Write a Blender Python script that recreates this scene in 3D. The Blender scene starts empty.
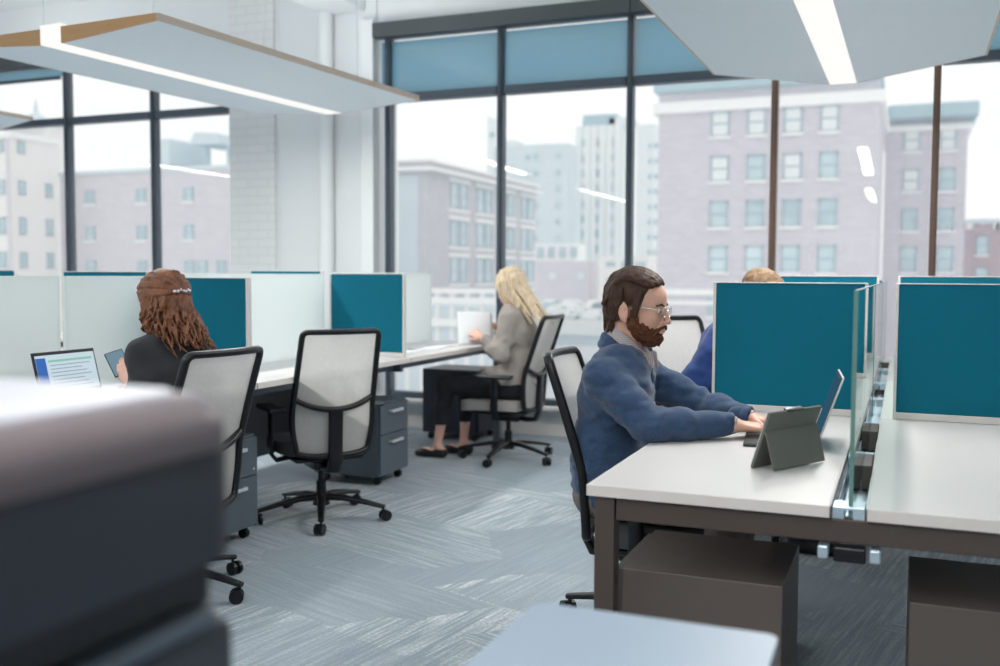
import bpy, bmesh, math, random
import numpy as np
import openvdb
from mathutils import Vector, Matrix, Euler
random.seed(7)
PI = math.pi
SC = bpy.context.scene
COL = SC.collection
H = 1.27
# ------------------------------------------------------------------ camera
cam = bpy.data.cameras.new('camera')
cam.sensor_width = 36.0
cam.lens = 985 / 1000 * 36
cam.clip_end = 1500
cam.dof.use_dof = True
cam.dof.focus_distance = 3.35
cam.dof.aperture_fstop = 2.1
co = bpy.data.objects.new('camera', cam)
COL.objects.link(co)
YAW = math.radians(22.2)
co.matrix_world = (Matrix.Translation((0, 0, H)) @ Matrix.Rotation(YAW, 4, 'Z')
                   @ Matrix.Rotation(math.radians(90 - 3.4), 4, 'X') @ Matrix.Rotation(math.radians(0.28), 4, 'Z'))
SC.camera = co
SC.view_settings.view_transform = 'Standard'
SC.view_settings.look = 'None'
SC.view_settings.gamma = 1
SC.view_settings.use_curve_mapping = False
SC.view_settings.exposure = 0.1
SC.cycles.use_denoising = True
SC.cycles.transparent_max_bounces = 24
SC.cycles.max_bounces = 10
SC.cycles.diffuse_bounces = 6
SC.cycles.sample_clamp_indirect = 6
SC.cycles.caustics_reflective = False
SC.cycles.caustics_refractive = False

def gx(px, Y):
    """world x of the point seen in column px on the plane y = Y"""
    r = (px - 500) / 985
    return Y * (r * .9259 - .3778) / (.9259 + .3778 * r)
def gz(py, x, Y, px=500):
    d = -(-.3778) * -x + .9259 * Y
    return H - (py - (274.5 + (px - 500) * .005)) / 985 * d

# ------------------------------------------------------------------ materials
def nmat(name):
    m = bpy.data.materials.new(name)
    m.use_nodes = True
    nt = m.node_tree
    nt.nodes.clear()
    out = nt.nodes.new('ShaderNodeOutputMaterial')
    return m, nt, out
def N(nt, t, **kw):
    n = nt.nodes.new(t)
    for k, v in kw.items():
        if k.startswith('i_'):
            n.inputs[k[2:].replace('_', ' ')].default_value = v
        else:
            setattr(n, k, v)
    return n
def L(nt, a, b): nt.links.new(a, b)
def c4(c): return (c[0], c[1], c[2], 1)
def mat(name, col, rough=.5, metal=0, var=.06, scale=20, bump=0, bscale=200, spec=.5, stretch=(1, 1, 1), sss=0, sheen=0, col2=None, coat=0):
    m, nt, out = nmat(name)
    p = N(nt, 'ShaderNodeBsdfPrincipled')
    p.inputs['Roughness'].default_value = rough
    p.inputs['Metallic'].default_value = metal
    p.inputs['Specular IOR Level'].default_value = spec
    p.inputs['Sheen Weight'].default_value = sheen
    p.inputs['Coat Weight'].default_value = coat
    if sss:
        p.inputs['Subsurface Weight'].default_value = sss
        p.inputs['Subsurface Radius'].default_value = (.012, .005, .003)
        p.inputs['Subsurface Scale'].default_value = 1
    tc = N(nt, 'ShaderNodeTexCoord')
    mp = N(nt, 'ShaderNodeMapping'); mp.inputs['Scale'].default_value = stretch
    L(nt, tc.outputs['Object'], mp.inputs['Vector'])
    no = N(nt, 'ShaderNodeTexNoise'); no.inputs['Scale'].default_value = scale; no.inputs['Detail'].default_value = 4
    L(nt, mp.outputs[0], no.inputs['Vector'])
    mx = N(nt, 'ShaderNodeMix', data_type='RGBA')
    a = c4([max(0, c * (1 - var)) for c in col]); b = c4([min(1, c * (1 + var)) for c in (col2 or col)])
    mx.inputs[6].default_value = a; mx.inputs[7].default_value = b
    L(nt, no.outputs['Fac'], mx.inputs[0])
    L(nt, mx.outputs[2], p.inputs['Base Color'])
    if bump:
        n2 = N(nt, 'ShaderNodeTexNoise'); n2.inputs['Scale'].default_value = bscale; n2.inputs['Detail'].default_value = 3
        L(nt, mp.outputs[0], n2.inputs['Vector'])
        bp = N(nt, 'ShaderNodeBump'); bp.inputs['Strength'].default_value = bump; bp.inputs['Distance'].default_value = .004
        L(nt, n2.outputs['Fac'], bp.inputs['Height']); L(nt, bp.outputs[0], p.inputs['Normal'])
    L(nt, p.outputs[0], out.inputs[0])
    return m
def emat(name, col, s):
    m, nt, out = nmat(name)
    e = N(nt, 'ShaderNodeEmission'); e.inputs[0].default_value = c4(col); e.inputs[1].default_value = s
    L(nt, e.outputs[0], out.inputs[0]); return m
def glassmat(name, tint, ior=1.45, rough=0.0, gl=1.0, haze=0, hazecol=(.8, .85, .88)):
    m, nt, out = nmat(name)
    t = N(nt, 'ShaderNodeBsdfTransparent'); t.inputs[0].default_value = c4(tint)
    g = N(nt, 'ShaderNodeBsdfGlossy'); g.inputs['Roughness'].default_value = rough
    f = N(nt, 'ShaderNodeFresnel'); f.inputs[0].default_value = ior
    mu = N(nt, 'ShaderNodeMath', operation='MULTIPLY'); mu.inputs[1].default_value = gl
    ge = N(nt, 'ShaderNodeNewGeometry')      # only the outer face reflects, so the pane's far side never mirrors
    sb_ = N(nt, 'ShaderNodeMath', operation='SUBTRACT'); sb_.inputs[0].default_value = 1; L(nt, ge.outputs['Backfacing'], sb_.inputs[1])
    m0 = N(nt, 'ShaderNodeMath', operation='MULTIPLY'); L(nt, f.outputs[0], m0.inputs[0]); L(nt, sb_.outputs[0], m0.inputs[1])
    L(nt, m0.outputs[0], mu.inputs[0])
    mx = N(nt, 'ShaderNodeMixShader')
    L(nt, mu.outputs[0], mx.inputs[0]); L(nt, t.outputs[0], mx.inputs[1]); L(nt, g.outputs[0], mx.inputs[2])
    last = mx
    if haze:
        d = N(nt, 'ShaderNodeBsdfDiffuse'); d.inputs[0].default_value = c4(hazecol)
        tr = N(nt, 'ShaderNodeBsdfTranslucent'); tr.inputs[0].default_value = c4(hazecol)
        m2 = N(nt, 'ShaderNodeMixShader'); m2.inputs[0].default_value = .5
        L(nt, d.outputs[0], m2.inputs[1]); L(nt, tr.outputs[0], m2.inputs[2])
        m3 = N(nt, 'ShaderNodeMixShader'); m3.inputs[0].default_value = haze
        L(nt, mx.outputs[0], m3.inputs[1]); L(nt, m2.outputs[0], m3.inputs[2]); last = m3
    L(nt, last.outputs[0], out.inputs[0])
    return m
def weave(name, col, alpha, trans=.5, scale=900):
    """open woven fabric: part see-through, part diffuse, part translucent"""
    m, nt, out = nmat(name)
    tc = N(nt, 'ShaderNodeTexCoord')
    no = N(nt, 'ShaderNodeTexNoise'); no.inputs['Scale'].default_value = 60
    L(nt, tc.outputs['Object'], no.inputs['Vector'])
    mxc = N(nt, 'ShaderNodeMix', data_type='RGBA')
    mxc.inputs[6].default_value = c4([c * .93 for c in col]); mxc.inputs[7].default_value = c4([min(1, c * 1.07) for c in col])
    L(nt, no.outputs['Fac'], mxc.inputs[0])
    d = N(nt, 'ShaderNodeBsdfDiffuse'); t = N(nt, 'ShaderNodeBsdfTranslucent'); tp = N(nt, 'ShaderNodeBsdfTransparent')
    L(nt, mxc.outputs[2], d.inputs[0]); L(nt, mxc.outputs[2], t.inputs[0])
    a = N(nt, 'ShaderNodeMixShader'); a.inputs[0].default_value = trans
    L(nt, d.outputs[0], a.inputs[1]); L(nt, t.outputs[0], a.inputs[2])
    b = N(nt, 'ShaderNodeMixShader'); b.inputs[0].default_value = alpha
    L(nt, tp.outputs[0], b.inputs[1]); L(nt, a.outputs[0], b.inputs[2])
    L(nt, b.outputs[0], out.inputs[0])
    return m
def brickmat(name, c1, c2, mortar, bw=.4, bh=.13, rough=.8, vert='Z', bumps=.3):
    m, nt, out = nmat(name)
    p = N(nt, 'ShaderNodeBsdfPrincipled'); p.inputs['Roughness'].default_value = rough
    p.inputs['Specular IOR Level'].default_value = .15
    tc = N(nt, 'ShaderNodeTexCoord')
    sx = N(nt, 'ShaderNodeSeparateXYZ'); L(nt, tc.outputs['Object'], sx.inputs[0])
    ad = N(nt, 'ShaderNodeMath', operation='ADD'); L(nt, sx.outputs[0], ad.inputs[0]); L(nt, sx.outputs[1], ad.inputs[1])
    cb = N(nt, 'ShaderNodeCombineXYZ'); L(nt, ad.outputs[0], cb.inputs[0]); L(nt, sx.outputs[2], cb.inputs[1])
    b = N(nt, 'ShaderNodeTexBrick')
    b.inputs['Scale'].default_value = 1; b.inputs['Brick Width'].default_value = bw; b.inputs['Row Height'].default_value = bh
    b.inputs['Mortar Size'].default_value = bh * .1
    b.inputs['Color1'].default_value = c4(c1); b.inputs['Color2'].default_value = c4(c2); b.inputs['Mortar'].default_value = c4(mortar)
    L(nt, cb.outputs[0], b.inputs['Vector'])
    no = N(nt, 'ShaderNodeTexNoise'); no.inputs['Scale'].default_value = .6; L(nt, tc.outputs['Object'], no.inputs['Vector'])
    mx = N(nt, 'ShaderNodeMix', data_type='RGBA', blend_type='MULTIPLY'); mx.inputs[0].default_value = .25
    L(nt, b.outputs['Color'], mx.inputs[6]); L(nt, no.outputs['Color'], mx.inputs[7])
    L(nt, b.outputs['Color'], p.inputs['Base Color'])
    if bumps:
        bp = N(nt, 'ShaderNodeBump'); bp.inputs['Strength'].default_value = bumps; bp.inputs['Distance'].default_value = .01
        L(nt, b.outputs['Fac'], bp.inputs['Height']); bp.invert = True; L(nt, bp.outputs[0], p.inputs['Normal'])
    L(nt, p.outputs[0], out.inputs[0])
    return m
def carpetmat():
    m, nt, out = nmat('streaked carpet tile')
    p = N(nt, 'ShaderNodeBsdfPrincipled'); p.inputs['Roughness'].default_value = .95; p.inputs['Specular IOR Level'].default_value = .1
    p.inputs['Sheen Weight'].default_value = .2
    tc = N(nt, 'ShaderNodeTexCoord')
    # random diamond shaped regions: voronoi cells (skewed) choose the streak direction
    vm = N(nt, 'ShaderNodeMapping'); vm.inputs['Rotation'].default_value = (0, 0, .5); vm.inputs['Scale'].default_value = (1.0, 1.6, 1)
    L(nt, tc.outputs['Object'], vm.inputs[0])
    v = N(nt, 'ShaderNodeTexVoronoi'); v.inputs['Scale'].default_value = 1.15; v.distance = 'CHEBYCHEV'
    L(nt, vm.outputs[0], v.inputs['Vector'])
    sp = N(nt, 'ShaderNodeSeparateColor'); L(nt, v.outputs['Color'], sp.inputs[0])
    def streak(rot, sc, seed, lo, hi):
        mp = N(nt, 'ShaderNodeMapping'); mp.inputs['Rotation'].default_value = (0, 0, rot)
        L(nt, tc.outputs['Object'], mp.inputs[0])
        m2 = N(nt, 'ShaderNodeMapping'); m2.inputs['Scale'].default_value = (sc[0], sc[1], 1); m2.inputs['Location'].default_value = (seed, seed * 2, 0)
        L(nt, mp.outputs[0], m2.inputs[0])
        n = N(nt, 'ShaderNodeTexNoise'); n.inputs['Scale'].default_value = 1; n.inputs['Detail'].default_value = 6; n.inputs['Roughness'].default_value = .7
        L(nt, m2.outputs[0], n.inputs['Vector'])
        r = N(nt, 'ShaderNodeMapRange'); r.inputs[1].default_value = lo; r.inputs[2].default_value = hi
        L(nt, n.outputs['Fac'], r.inputs[0]); return r
    a = streak(.35, (2.2, 48), 3, .44, .66)
    b = streak(1.75, (2.2, 48), 11, .44, .66)
    st = N(nt, 'ShaderNodeMath', operation='GREATER_THAN'); st.inputs[1].default_value = .5
    L(nt, sp.outputs[0], st.inputs[0])
    mx = N(nt, 'ShaderNodeMix', data_type='FLOAT'); L(nt, st.outputs[0], mx.inputs[0]); L(nt, a.outputs[0], mx.inputs[2]); L(nt, b.outputs[0], mx.inputs[3])
    # how strong the streaks are in each cell
    w = N(nt, 'ShaderNodeMapRange'); w.inputs[1].default_value = .15; w.inputs[2].default_value = .9; w.inputs[3].default_value = .12
    L(nt, sp.outputs[1], w.inputs[0])
    mu = N(nt, 'ShaderNodeMath', operation='MULTIPLY'); L(nt, mx.outputs[0], mu.inputs[0]); L(nt, w.outputs[0], mu.inputs[1])
    pn = N(nt, 'ShaderNodeTexNoise'); pn.inputs['Scale'].default_value = 75; pn.inputs['Detail'].default_value = 3; L(nt, tc.outputs['Object'], pn.inputs['Vector'])
    pr = N(nt, 'ShaderNodeMapRange'); pr.inputs[1].default_value = .35; pr.inputs[2].default_value = .62; pr.inputs[3].default_value = .35; L(nt, pn.outputs['Fac'], pr.inputs[0])
    mu2 = N(nt, 'ShaderNodeMath', operation='MULTIPLY'); L(nt, mu.outputs[0], mu2.inputs[0]); L(nt, pr.outputs[0], mu2.inputs[1]); mu = mu2
    fn = N(nt, 'ShaderNodeTexNoise'); fn.inputs['Scale'].default_value = 160; L(nt, tc.outputs['Object'], fn.inputs['Vector'])
    base = N(nt, 'ShaderNodeMix', data_type='RGBA'); base.inputs[6].default_value = (.14, .185, .225, 1); base.inputs[7].default_value = (.33, .395, .44, 1)
    L(nt, fn.outputs['Fac'], base.inputs[0])
    fin = N(nt, 'ShaderNodeMix', data_type='RGBA'); fin.inputs[7].default_value = (.74, .77, .78, 1)
    L(nt, mu.outputs[0], fin.inputs[0]); L(nt, base.outputs[2], fin.inputs[6])
    L(nt, fin.outputs[2], p.inputs['Base Color'])
    bp = N(nt, 'ShaderNodeBump'); bp.inputs['Strength'].default_value = .4; bp.inputs['Distance'].default_value = .004
    L(nt, fn.outputs['Fac'], bp.inputs['Height']); L(nt, bp.outputs[0], p.inputs['Normal'])
    L(nt, p.outputs[0], out.inputs[0])
    return m
def woodmat(name, c1, c2):
    m, nt, out = nmat(name)
    p = N(nt, 'ShaderNodeBsdfPrincipled'); p.inputs['Roughness'].default_value = .5
    tc = N(nt, 'ShaderNodeTexCoord')
    mp = N(nt, 'ShaderNodeMapping'); mp.inputs['Scale'].default_value = (3, 3, 60)
    L(nt, tc.outputs['Object'], mp.inputs[0])
    n = N(nt, 'ShaderNodeTexNoise'); n.inputs['Scale'].default_value = 1.5; n.inputs['Detail'].default_value = 5
    L(nt, mp.outputs[0], n.inputs['Vector'])
    mx = N(nt, 'ShaderNodeMix', data_type='RGBA'); mx.inputs[6].default_value = c4(c1); mx.inputs[7].default_value = c4(c2)
    L(nt, n.outputs['Fac'], mx.inputs[0]); L(nt, mx.outputs[2], p.inputs['Base Color']); L(nt, p.outputs[0], out.inputs[0])
    return m
def plaidmat():
    m, nt, out = nmat('small plaid shirt cotton')
    p = N(nt, 'ShaderNodeBsdfPrincipled'); p.inputs['Roughness'].default_value = .9
    tc = N(nt, 'ShaderNodeTexCoord')
    w = []
    for d in ('X', 'Z'):
        a = N(nt, 'ShaderNodeTexWave', bands_direction=d); a.inputs['Scale'].default_value = 45; a.inputs['Distortion'].default_value = .4
        L(nt, tc.outputs['Object'], a.inputs['Vector']); w.append(a)
    ad = N(nt, 'ShaderNodeMath', operation='MULTIPLY'); L(nt, w[0].outputs['Fac'], ad.inputs[0]); L(nt, w[1].outputs['Fac'], ad.inputs[1])
    mx = N(nt, 'ShaderNodeMix', data_type='RGBA'); mx.inputs[6].default_value = (.52, .45, .43, 1); mx.inputs[7].default_value = (.18, .17, .22, 1)
    L(nt, ad.outputs[0], mx.inputs[0]); L(nt, mx.outputs[2], p.inputs['Base Color']); L(nt, p.outputs[0], out.inputs[0])
    return m

M = {}
M['wall'] = mat('matte white wall paint', (.66, .69, .705), .8, var=.02, scale=2, bump=.05, bscale=60)
M['ceiling'] = mat('matte white ceiling paint', (.74, .78, .80), .85, var=.03, scale=1.5)
M['pbrick'] = brickmat('white painted brick', (.64, .66, .665), (.665, .68, .685), (.60, .62, .63), .21, .075, .8, bumps=.12)
M['carpet'] = carpetmat()
M['steel'] = mat('dark blue grey window steel', (.055, .075, .10), .45, .3, scale=5)
M['brownbar'] = mat('brown mullion metal', (.16, .095, .07), .45, .2, scale=4)  # browner tone used for the right-hand mullions only
M['wglass'] = glassmat('window glass', (.91, .915, .91), 1.5, gl=.6, haze=.05, hazecol=(.85, .9, .93))  # slight haze mix stands in for the veil of outdoor glare
M['shade'] = weave('blue grey solar shade weave', (.13, .34, .46), .93, .8)
M['blackmetal'] = mat('charcoal cassette metal', (.05, .06, .065), .5, .2)
M['laminate'] = mat('white desk laminate', (.60, .585, .575), .38, var=.02, scale=6, bump=.02, bscale=400)
M['edge'] = mat('pale desk edge band', (.72, .67, .63), .5, var=.02)
M['frame'] = mat('brown grey powder coated steel', (.080, .060, .050), .5, .1, bump=.04, bscale=900)
M['ped'] = mat('warm grey pedestal steel', (.125, .100, .088), .5, .1, bump=.05, bscale=700)
M['ped2'] = mat('slate grey pedestal steel', (.10, .128, .155), .45, .2, bump=.05, bscale=700)
M['pedblack'] = mat('navy black pedestal steel', (.018, .024, .04), .5, .1)
M['teal'] = mat('teal felt screen fabric', (.003, .135, .205), .9, var=.1, scale=300, bump=.15, bscale=900, spec=.2)
M['trim'] = mat('pale screen trim', (.66, .64, .62), .5, var=.02)
M['frost'] = glassmat('frosted white divider glass', (.88, .92, .92), 1.4, .3, .6, haze=.85, hazecol=(.86, .90, .90))
M['cglass'] = glassmat('clear greenish divider glass', (.88, .95, .93), 1.45)
M['gedge'] = mat('green polished glass edge', (.12, .25, .22), .2, var=.1)
M['alu'] = mat('pale blue anodised aluminium', (.55, .66, .75), .35, .6)
M['black'] = mat('black plastic', (.006, .007, .009), .34, var=.1, bump=.03, bscale=900, spec=.4)
M['darkgrey'] = mat('dark grey plastic', (.02, .023, .028), .4)
M['mesh'] = weave('pale grey chair mesh', (.68, .67, .65), .93, .5)
M['seat'] = mat('taupe seat fabric', (.30, .28, .27), .95, bump=.2, bscale=900)
M['seatdark'] = mat('charcoal seat fabric', (.05, .055, .06), .95, bump=.2, bscale=900)
M['chrome'] = mat('brushed chrome', (.65, .68, .7), .25, 1)
M['handle'] = mat('pale satin handle', (.62, .66, .69), .35, .3)
M['wood'] = woodmat('honey wood edge', (.52, .28, .12), (.66, .40, .20))
M['paleply'] = woodmat('pale plywood edge', (.50, .40, .32), (.62, .52, .44))
M['panel'] = mat('white acoustic felt panel', (.80, .87, .92), .95, var=.02, bump=.05, bscale=300)
M['lamp'] = emat('lit lamp diffuser', (1.0, .98, .95), .95)
M['skin'] = mat('light skin', (.66, .37, .275), .5, var=.08, scale=25, sss=.12, bump=.05, bscale=250)
M['skinw'] = mat('pale skin', (.70, .42, .33), .5, var=.06, scale=25, sss=.12)
M['brownhair'] = mat('dark brown hair', (.022, .011, .007), .6, var=.6, scale=70, bump=.5, bscale=120, stretch=(1, 1, .25), col2=(.062, .031, .020), spec=.25)
M['beard'] = mat('auburn beard', (.045, .018, .011), .75, var=.6, scale=150, bump=.9, bscale=260, col2=(.125, .048, .025), spec=.15)
M['auburn'] = mat('auburn wavy hair', (.030, .013, .009), .5, var=.6, scale=38, bump=.6, bscale=120, col2=(.20, .078, .038), spec=.3)
M['blonde'] = mat('blonde hair', (.46, .31, .19), .5, var=.3, scale=60, bump=.5, bscale=120, stretch=(1, 1, .2), col2=(.80, .64, .46), spec=.3)
M['sandyhair'] = mat('sandy brown hair', (.115, .07, .04), .6, var=.4, scale=60, bump=.5, bscale=120, col2=(.24, .155, .09), spec=.25)
M['sweater'] = mat('heathered blue knit', (.021, .045, .098), .95, var=.4, scale=260, bump=.35, bscale=500, sheen=.25, col2=(.042, .078, .150), spec=.2)
M['collar'] = plaidmat()
M['trousers'] = mat('warm grey trouser cloth', (.16, .14, .13), .95, var=.15, bump=.2, bscale=600)
M['blacktop'] = mat('charcoal jersey', (.022, .022, .026), .95, var=.2, bump=.3, bscale=400, sheen=.1)
M['blazer'] = mat('light taupe blazer wool', (.34, .305, .28), .95, var=.12, scale=200, bump=.3, bscale=500)
M['navy'] = mat('black trouser cloth', (.014, .014, .02), .9, var=.2, bump=.2, bscale=400)
M['royal'] = mat('royal blue jacket cloth', (.008, .035, .16), .85, var=.25, scale=60, bump=.3, bscale=300, sheen=.1)
M['shoe'] = mat('black leather', (.01, .011, .014), .35)
M['eye'] = mat('eye white', (.75, .72, .70), .2)
M['iris'] = mat('dark iris', (.03, .02, .015), .2)
M['paper'] = mat('white paper', (.66, .68, .70), .8, var=.02)
M['tabgrey'] = mat('grey green tablet folio', (.125, .13, .115), .7, bump=.15, bscale=500)
M['silver'] = mat('silver laptop shell', (.60, .61, .62), .35, .5)
M['keys'] = mat('dark keys', (.02, .02, .025), .5)
M['tablewhite'] = mat('pale blue grey table laminate', (.25, .32, .40), .45, var=.03, scale=3)
M['copier'] = mat('charcoal printer plastic', (.015, .020, .030), .5, var=.05)
M['copierlid'] = mat('pale grey printer lid', (.40, .41, .46), .4, var=.03)
M['copiersheen'] = mat('mauve grey printer lip sheen', (.105, .085, .093), .45, var=.05)  # light reflected by the rounded lip is put into this colour
# ------------------------------------------------------------------ geometry helpers
def V3(*a): return Vector(a)
class G:
    def __init__(s): s.v = []; s.f = []
    def add(s, vs, fs, M_=None):
        k = len(s.v)
        s.v += [tuple(M_ @ Vector(v)) if M_ is not None else tuple(v) for v in vs]
        s.f += [tuple(i + k for i in f) for f in fs]
        return s
    def bm(s, bm, M_=None):
        bm.verts.index_update()
        s.add([v.co[:] for v in bm.verts], [[v.index for v in f.verts] for f in bm.faces], M_); bm.free(); return s
    def box(s, x0, x1, y0, y1, z0, z1, bev=0, seg=2, M_=None):
        bm = bmesh.new()
        bmesh.ops.create_cube(bm, size=1)
        for v in bm.verts:
            v.co = Vector(((x0 + x1) / 2 + v.co.x * (x1 - x0), (y0 + y1) / 2 + v.co.y * (y1 - y0), (z0 + z1) / 2 + v.co.z * (z1 - z0)))
        if bev: bmesh.ops.bevel(bm, geom=bm.edges[:], offset=bev, segments=seg, affect='EDGES', profile=.5)
        return s.bm(bm, M_)
    def rod(s, a, b, r, r2=None, n=16, M_=None):
        return s.tube([a, b], r, r if r2 is None else None, rr=[r, r2 if r2 is not None else r], n=n, M_=M_)
    def tube(s, path, w, h=None, rr=None, n=12, closed=False, up=None, M_=None, sq=2.0):
        """sweep a (super)ellipse section w x h (radii) along a path; rr: radius factor/absolute per point"""
        P = [Vector(p) for p in path]; m = len(P)
        h = w if h is None else h
        rings = []
        T = []
        for i in range(m):
            if closed: t = P[(i + 1) % m] - P[i - 1]
            else: t = P[min(i + 1, m - 1)] - P[max(i - 1, 0)]
            T.append(t.normalized())
        u = Vector(up) if up is not None else (Vector((0, 0, 1)) if abs(T[0].z) < .9 else Vector((1, 0, 0)))
        for i in range(m):
            u2 = u - T[i] * u.dot(T[i])
            if u2.length < 1e-5: u2 = T[i].orthogonal()
            u2.normalize()
            if up is None: u = u2
            b = T[i].cross(u2)
            ring = []
            for k in range(n):
                a = 2 * PI * k / n
                ca, sa = math.cos(a), math.sin(a)
                ca = math.copysign(abs(ca) ** (2 / sq), ca); sa = math.copysign(abs(sa) ** (2 / sq), sa)
                if rr is not None: ww = rr[i]; hh = rr[i] * (h / w)
                else: ww, hh = w, h
                ring.append(P[i] + b * (ca * ww) + u2 * (sa * hh))
            rings.append(ring)
        vs = [v for r in rings for v in r]; fs = []
        last = m if closed else m - 1
        for i in range(last):
            j = (i + 1) % m
            for k in range(n):
                fs.append((i * n + k, i * n + (k + 1) % n, j * n + (k + 1) % n, j * n + k))
        if not closed:
            fs.append(tuple(range(n - 1, -1, -1))); fs.append(tuple((m - 1) * n + k for k in range(n)))
        return s.add(vs, fs, M_)
    def grid(s, fn, nu, nv, thick=None, M_=None):
        """surface fn(u,v)->point"""
        vs = [fn(i / nu, j / nv) for i in range(nu + 1) for j in range(nv + 1)]
        fs = [(i * (nv + 1) + j, (i + 1) * (nv + 1) + j, (i + 1) * (nv + 1) + j + 1, i * (nv + 1) + j + 1) for i in range(nu) for j in range(nv)]
        return s.add(vs, fs, M_)
    def prism(s, poly, fn0, fn1, M_=None):
        n = len(poly)
        vs = [fn0(p) for p in poly] + [fn1(p) for p in poly]
        fs = [tuple(range(n - 1, -1, -1)), tuple(range(n, 2 * n))] + [(i, (i + 1) % n, n + (i + 1) % n, n + i) for i in range(n)]
        return s.add(vs, fs, M_)
    def ball(s, c, r, M_=None, seg=16, sc=(1, 1, 1)):
        bm = bmesh.new(); bmesh.ops.create_uvsphere(bm, u_segments=seg, v_segments=seg // 2 + 2, radius=r)
        for v in bm.verts: v.co = Vector((v.co.x * sc[0] + c[0], v.co.y * sc[1] + c[1], v.co.z * sc[2] + c[2]))
        return s.bm(bm, M_)
    def build(s, name, m, parent=None, smooth=None, off=None, fix=True):
        me = bpy.data.meshes.new(name)
        vs = s.v if off is None else [(v[0] - off[0], v[1] - off[1], v[2] - off[2]) for v in s.v]
        me.from_pydata(vs, [], s.f); me.update()
        if fix:
            bm = bmesh.new(); bm.from_mesh(me); bmesh.ops.recalc_face_normals(bm, faces=bm.faces); bm.to_mesh(me); bm.free()
        me.materials.append(m)
        if smooth is not None:
            me.shade_smooth() if hasattr(me, 'shade_smooth') else None
            me.set_sharp_from_angle(angle=math.radians(smooth))
        o = bpy.data.objects.new(name, me); COL.objects.link(o)
        if parent is not None: o.parent = parent
        return o
def tag(o, label=None, cat=None, group=None, kind=None):
    if label: o['label'] = label
    if cat: o['category'] = cat
    if group: o['group'] = group
    if kind: o['kind'] = kind
    return o
def empty(name, loc=(0, 0, 0), rz=0, parent=None):
    o = bpy.data.objects.new(name, None); COL.objects.link(o)
    o.empty_display_size = .1
    o.location = loc; o.rotation_euler = (0, 0, rz)
    if parent: o.parent = parent
    return o
def thing(name, label, cat, loc=(0, 0, 0), rz=0, group=None):
    return tag(empty(name, loc, rz), label, cat, group)
def copy_tree(o, parent=None):
    c = o.copy(); COL.objects.link(c)
    c.parent = parent
    for ch in list(o.children): copy_tree(ch, c)
    return c
def clone(o, loc, rz, label=None, group=None, scale=None):
    c = copy_tree(o); c.location = loc; c.rotation_euler = (0, 0, rz)
    if scale: c.scale = scale
    if label: c['label'] = label
    if group: c['group'] = group
    return c

# ------------------------------------------------------------------ room shell
YW = 7.3
def B(*a, **k): return G().box(*a, **k)
fl = B(-10, 3.2, -2.2, YW + .1, -.1, 0).build('floor', M['carpet']); tag(fl, kind='structure')
ce = B(-10, 3.2, -2.2, YW + .1, 3.85, 3.95).build('ceiling', M['ceiling']); tag(ce, kind='structure')
wl = B(-10.2, -10, -2.2, YW + .3, 0, 3.95).build('wall_left', M['wall']); tag(wl, kind='structure')
wk = B(-10, 3.2, -2.4, -2.2, 0, 3.95).build('wall_back', M['wall']); tag(wk, kind='structure')
wr_ = B(3.2, 3.4, -2.4, YW + .35, 0, 3.95).build('wall_right', M['wall']); tag(wr_, kind='structure')
# far wall: pier between the two windows, wall above and low wall below
SILL = .24
g = G()
g.box(-5.56, -4.1, YW, YW + .35, 0, 3.85)
g.box(-10, -5.56, YW + .02, YW + .35, 3.33, 3.85); g.box(-4.1, 3.2, YW + .02, YW + .35, 3.28, 3.85)
g.box(-10, -5.56, YW + .02, YW + .35, 0, SILL); g.box(-4.1, 3.2, YW + .02, YW + .35, 0, SILL)
wf = g.build('wall_far', M['wall']); tag(wf, kind='structure')
# painted brick return on the left side of the pier, boxed pipe and shallow pilaster
g = G(); g.box(-5.57, -5.10, YW - .03, YW + .0, 0, 3.85)
bp_ = g.build('trim_1', M['pbrick']); tag(bp_, kind='structure')
g = G(); g.tube([(-4.55, YW - .07, 0), (-4.55, YW - .07, 3.85)], .065, n=20)
tag(g.build('trim_2', M['wall'], smooth=40), kind='structure')
g = G(); g.box(-4.20, -4.08, YW - .10, YW + .02, 0, 3.36, .008)
tag(g.build('trim_3', M['wall']), kind='structure')
g = G(); g.box(-4.08, 3.2, YW - .10, YW + .2, SILL - .03, SILL, .006)
tag(g.build('trim_4', M['trim']), kind='structure')
# soffit beam running over the left bench
g = G(); g.box(-4.6, -4.2, 1.2, YW, 3.45, 3.85, .01)
tag(g.build('trim_5', M['ceiling']), kind='structure')
g = G(); g.box(-10, 3.2, YW - .012, YW + .02, .0, .1, .003)
tag(g.build('baseboard_far', M['trim']), kind='structure')

# windows
def window(name, xs, z0, z1, zt, mats):
    w = empty(name, (0, YW, 0)); tag(w, kind='structure')
    yo = YW
    for i, x in enumerate(xs):
        m_ = mats[i]
        if x == -5.535: continue
        B(x - .023, x + .023, -.03, .06, z0, z1, .004).build('mullion', m_, w)
        B(x - .010, x + .010, -.042, -.03, z0, z1, .003).build('mullion_cap', m_, w)
    for a, b in zip(xs[:-1], xs[1:]):
        B(a + .029, b - .029, .005, .02, z0 + .03, zt - .02).build('pane', M['wglass'], w)
        B(a + .029, b - .029, .005, .02, zt + .03, z1 - .02).build('pane', M['wglass'], w)
        B(a + .029, b - .029, -.03, .07, zt - .03, zt + .035, .004).build('transom', M['steel'], w)
        B(a + .029, b - .029, -.03, .07, z0, z0 + .05, .004).build('bottom_rail', M['steel'], w)
        B(a + .029, b - .029, -.03, .07, z1 - .05, z1, .004).build('head_rail', M['steel'], w)
    return w
S_, Z_ = M['steel'], M['brownbar']
window('window_1', [-9.6, -8.54, -7.49, -6.44, -5.535], SILL, 3.30, 2.72, [S_] * 5)
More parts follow.
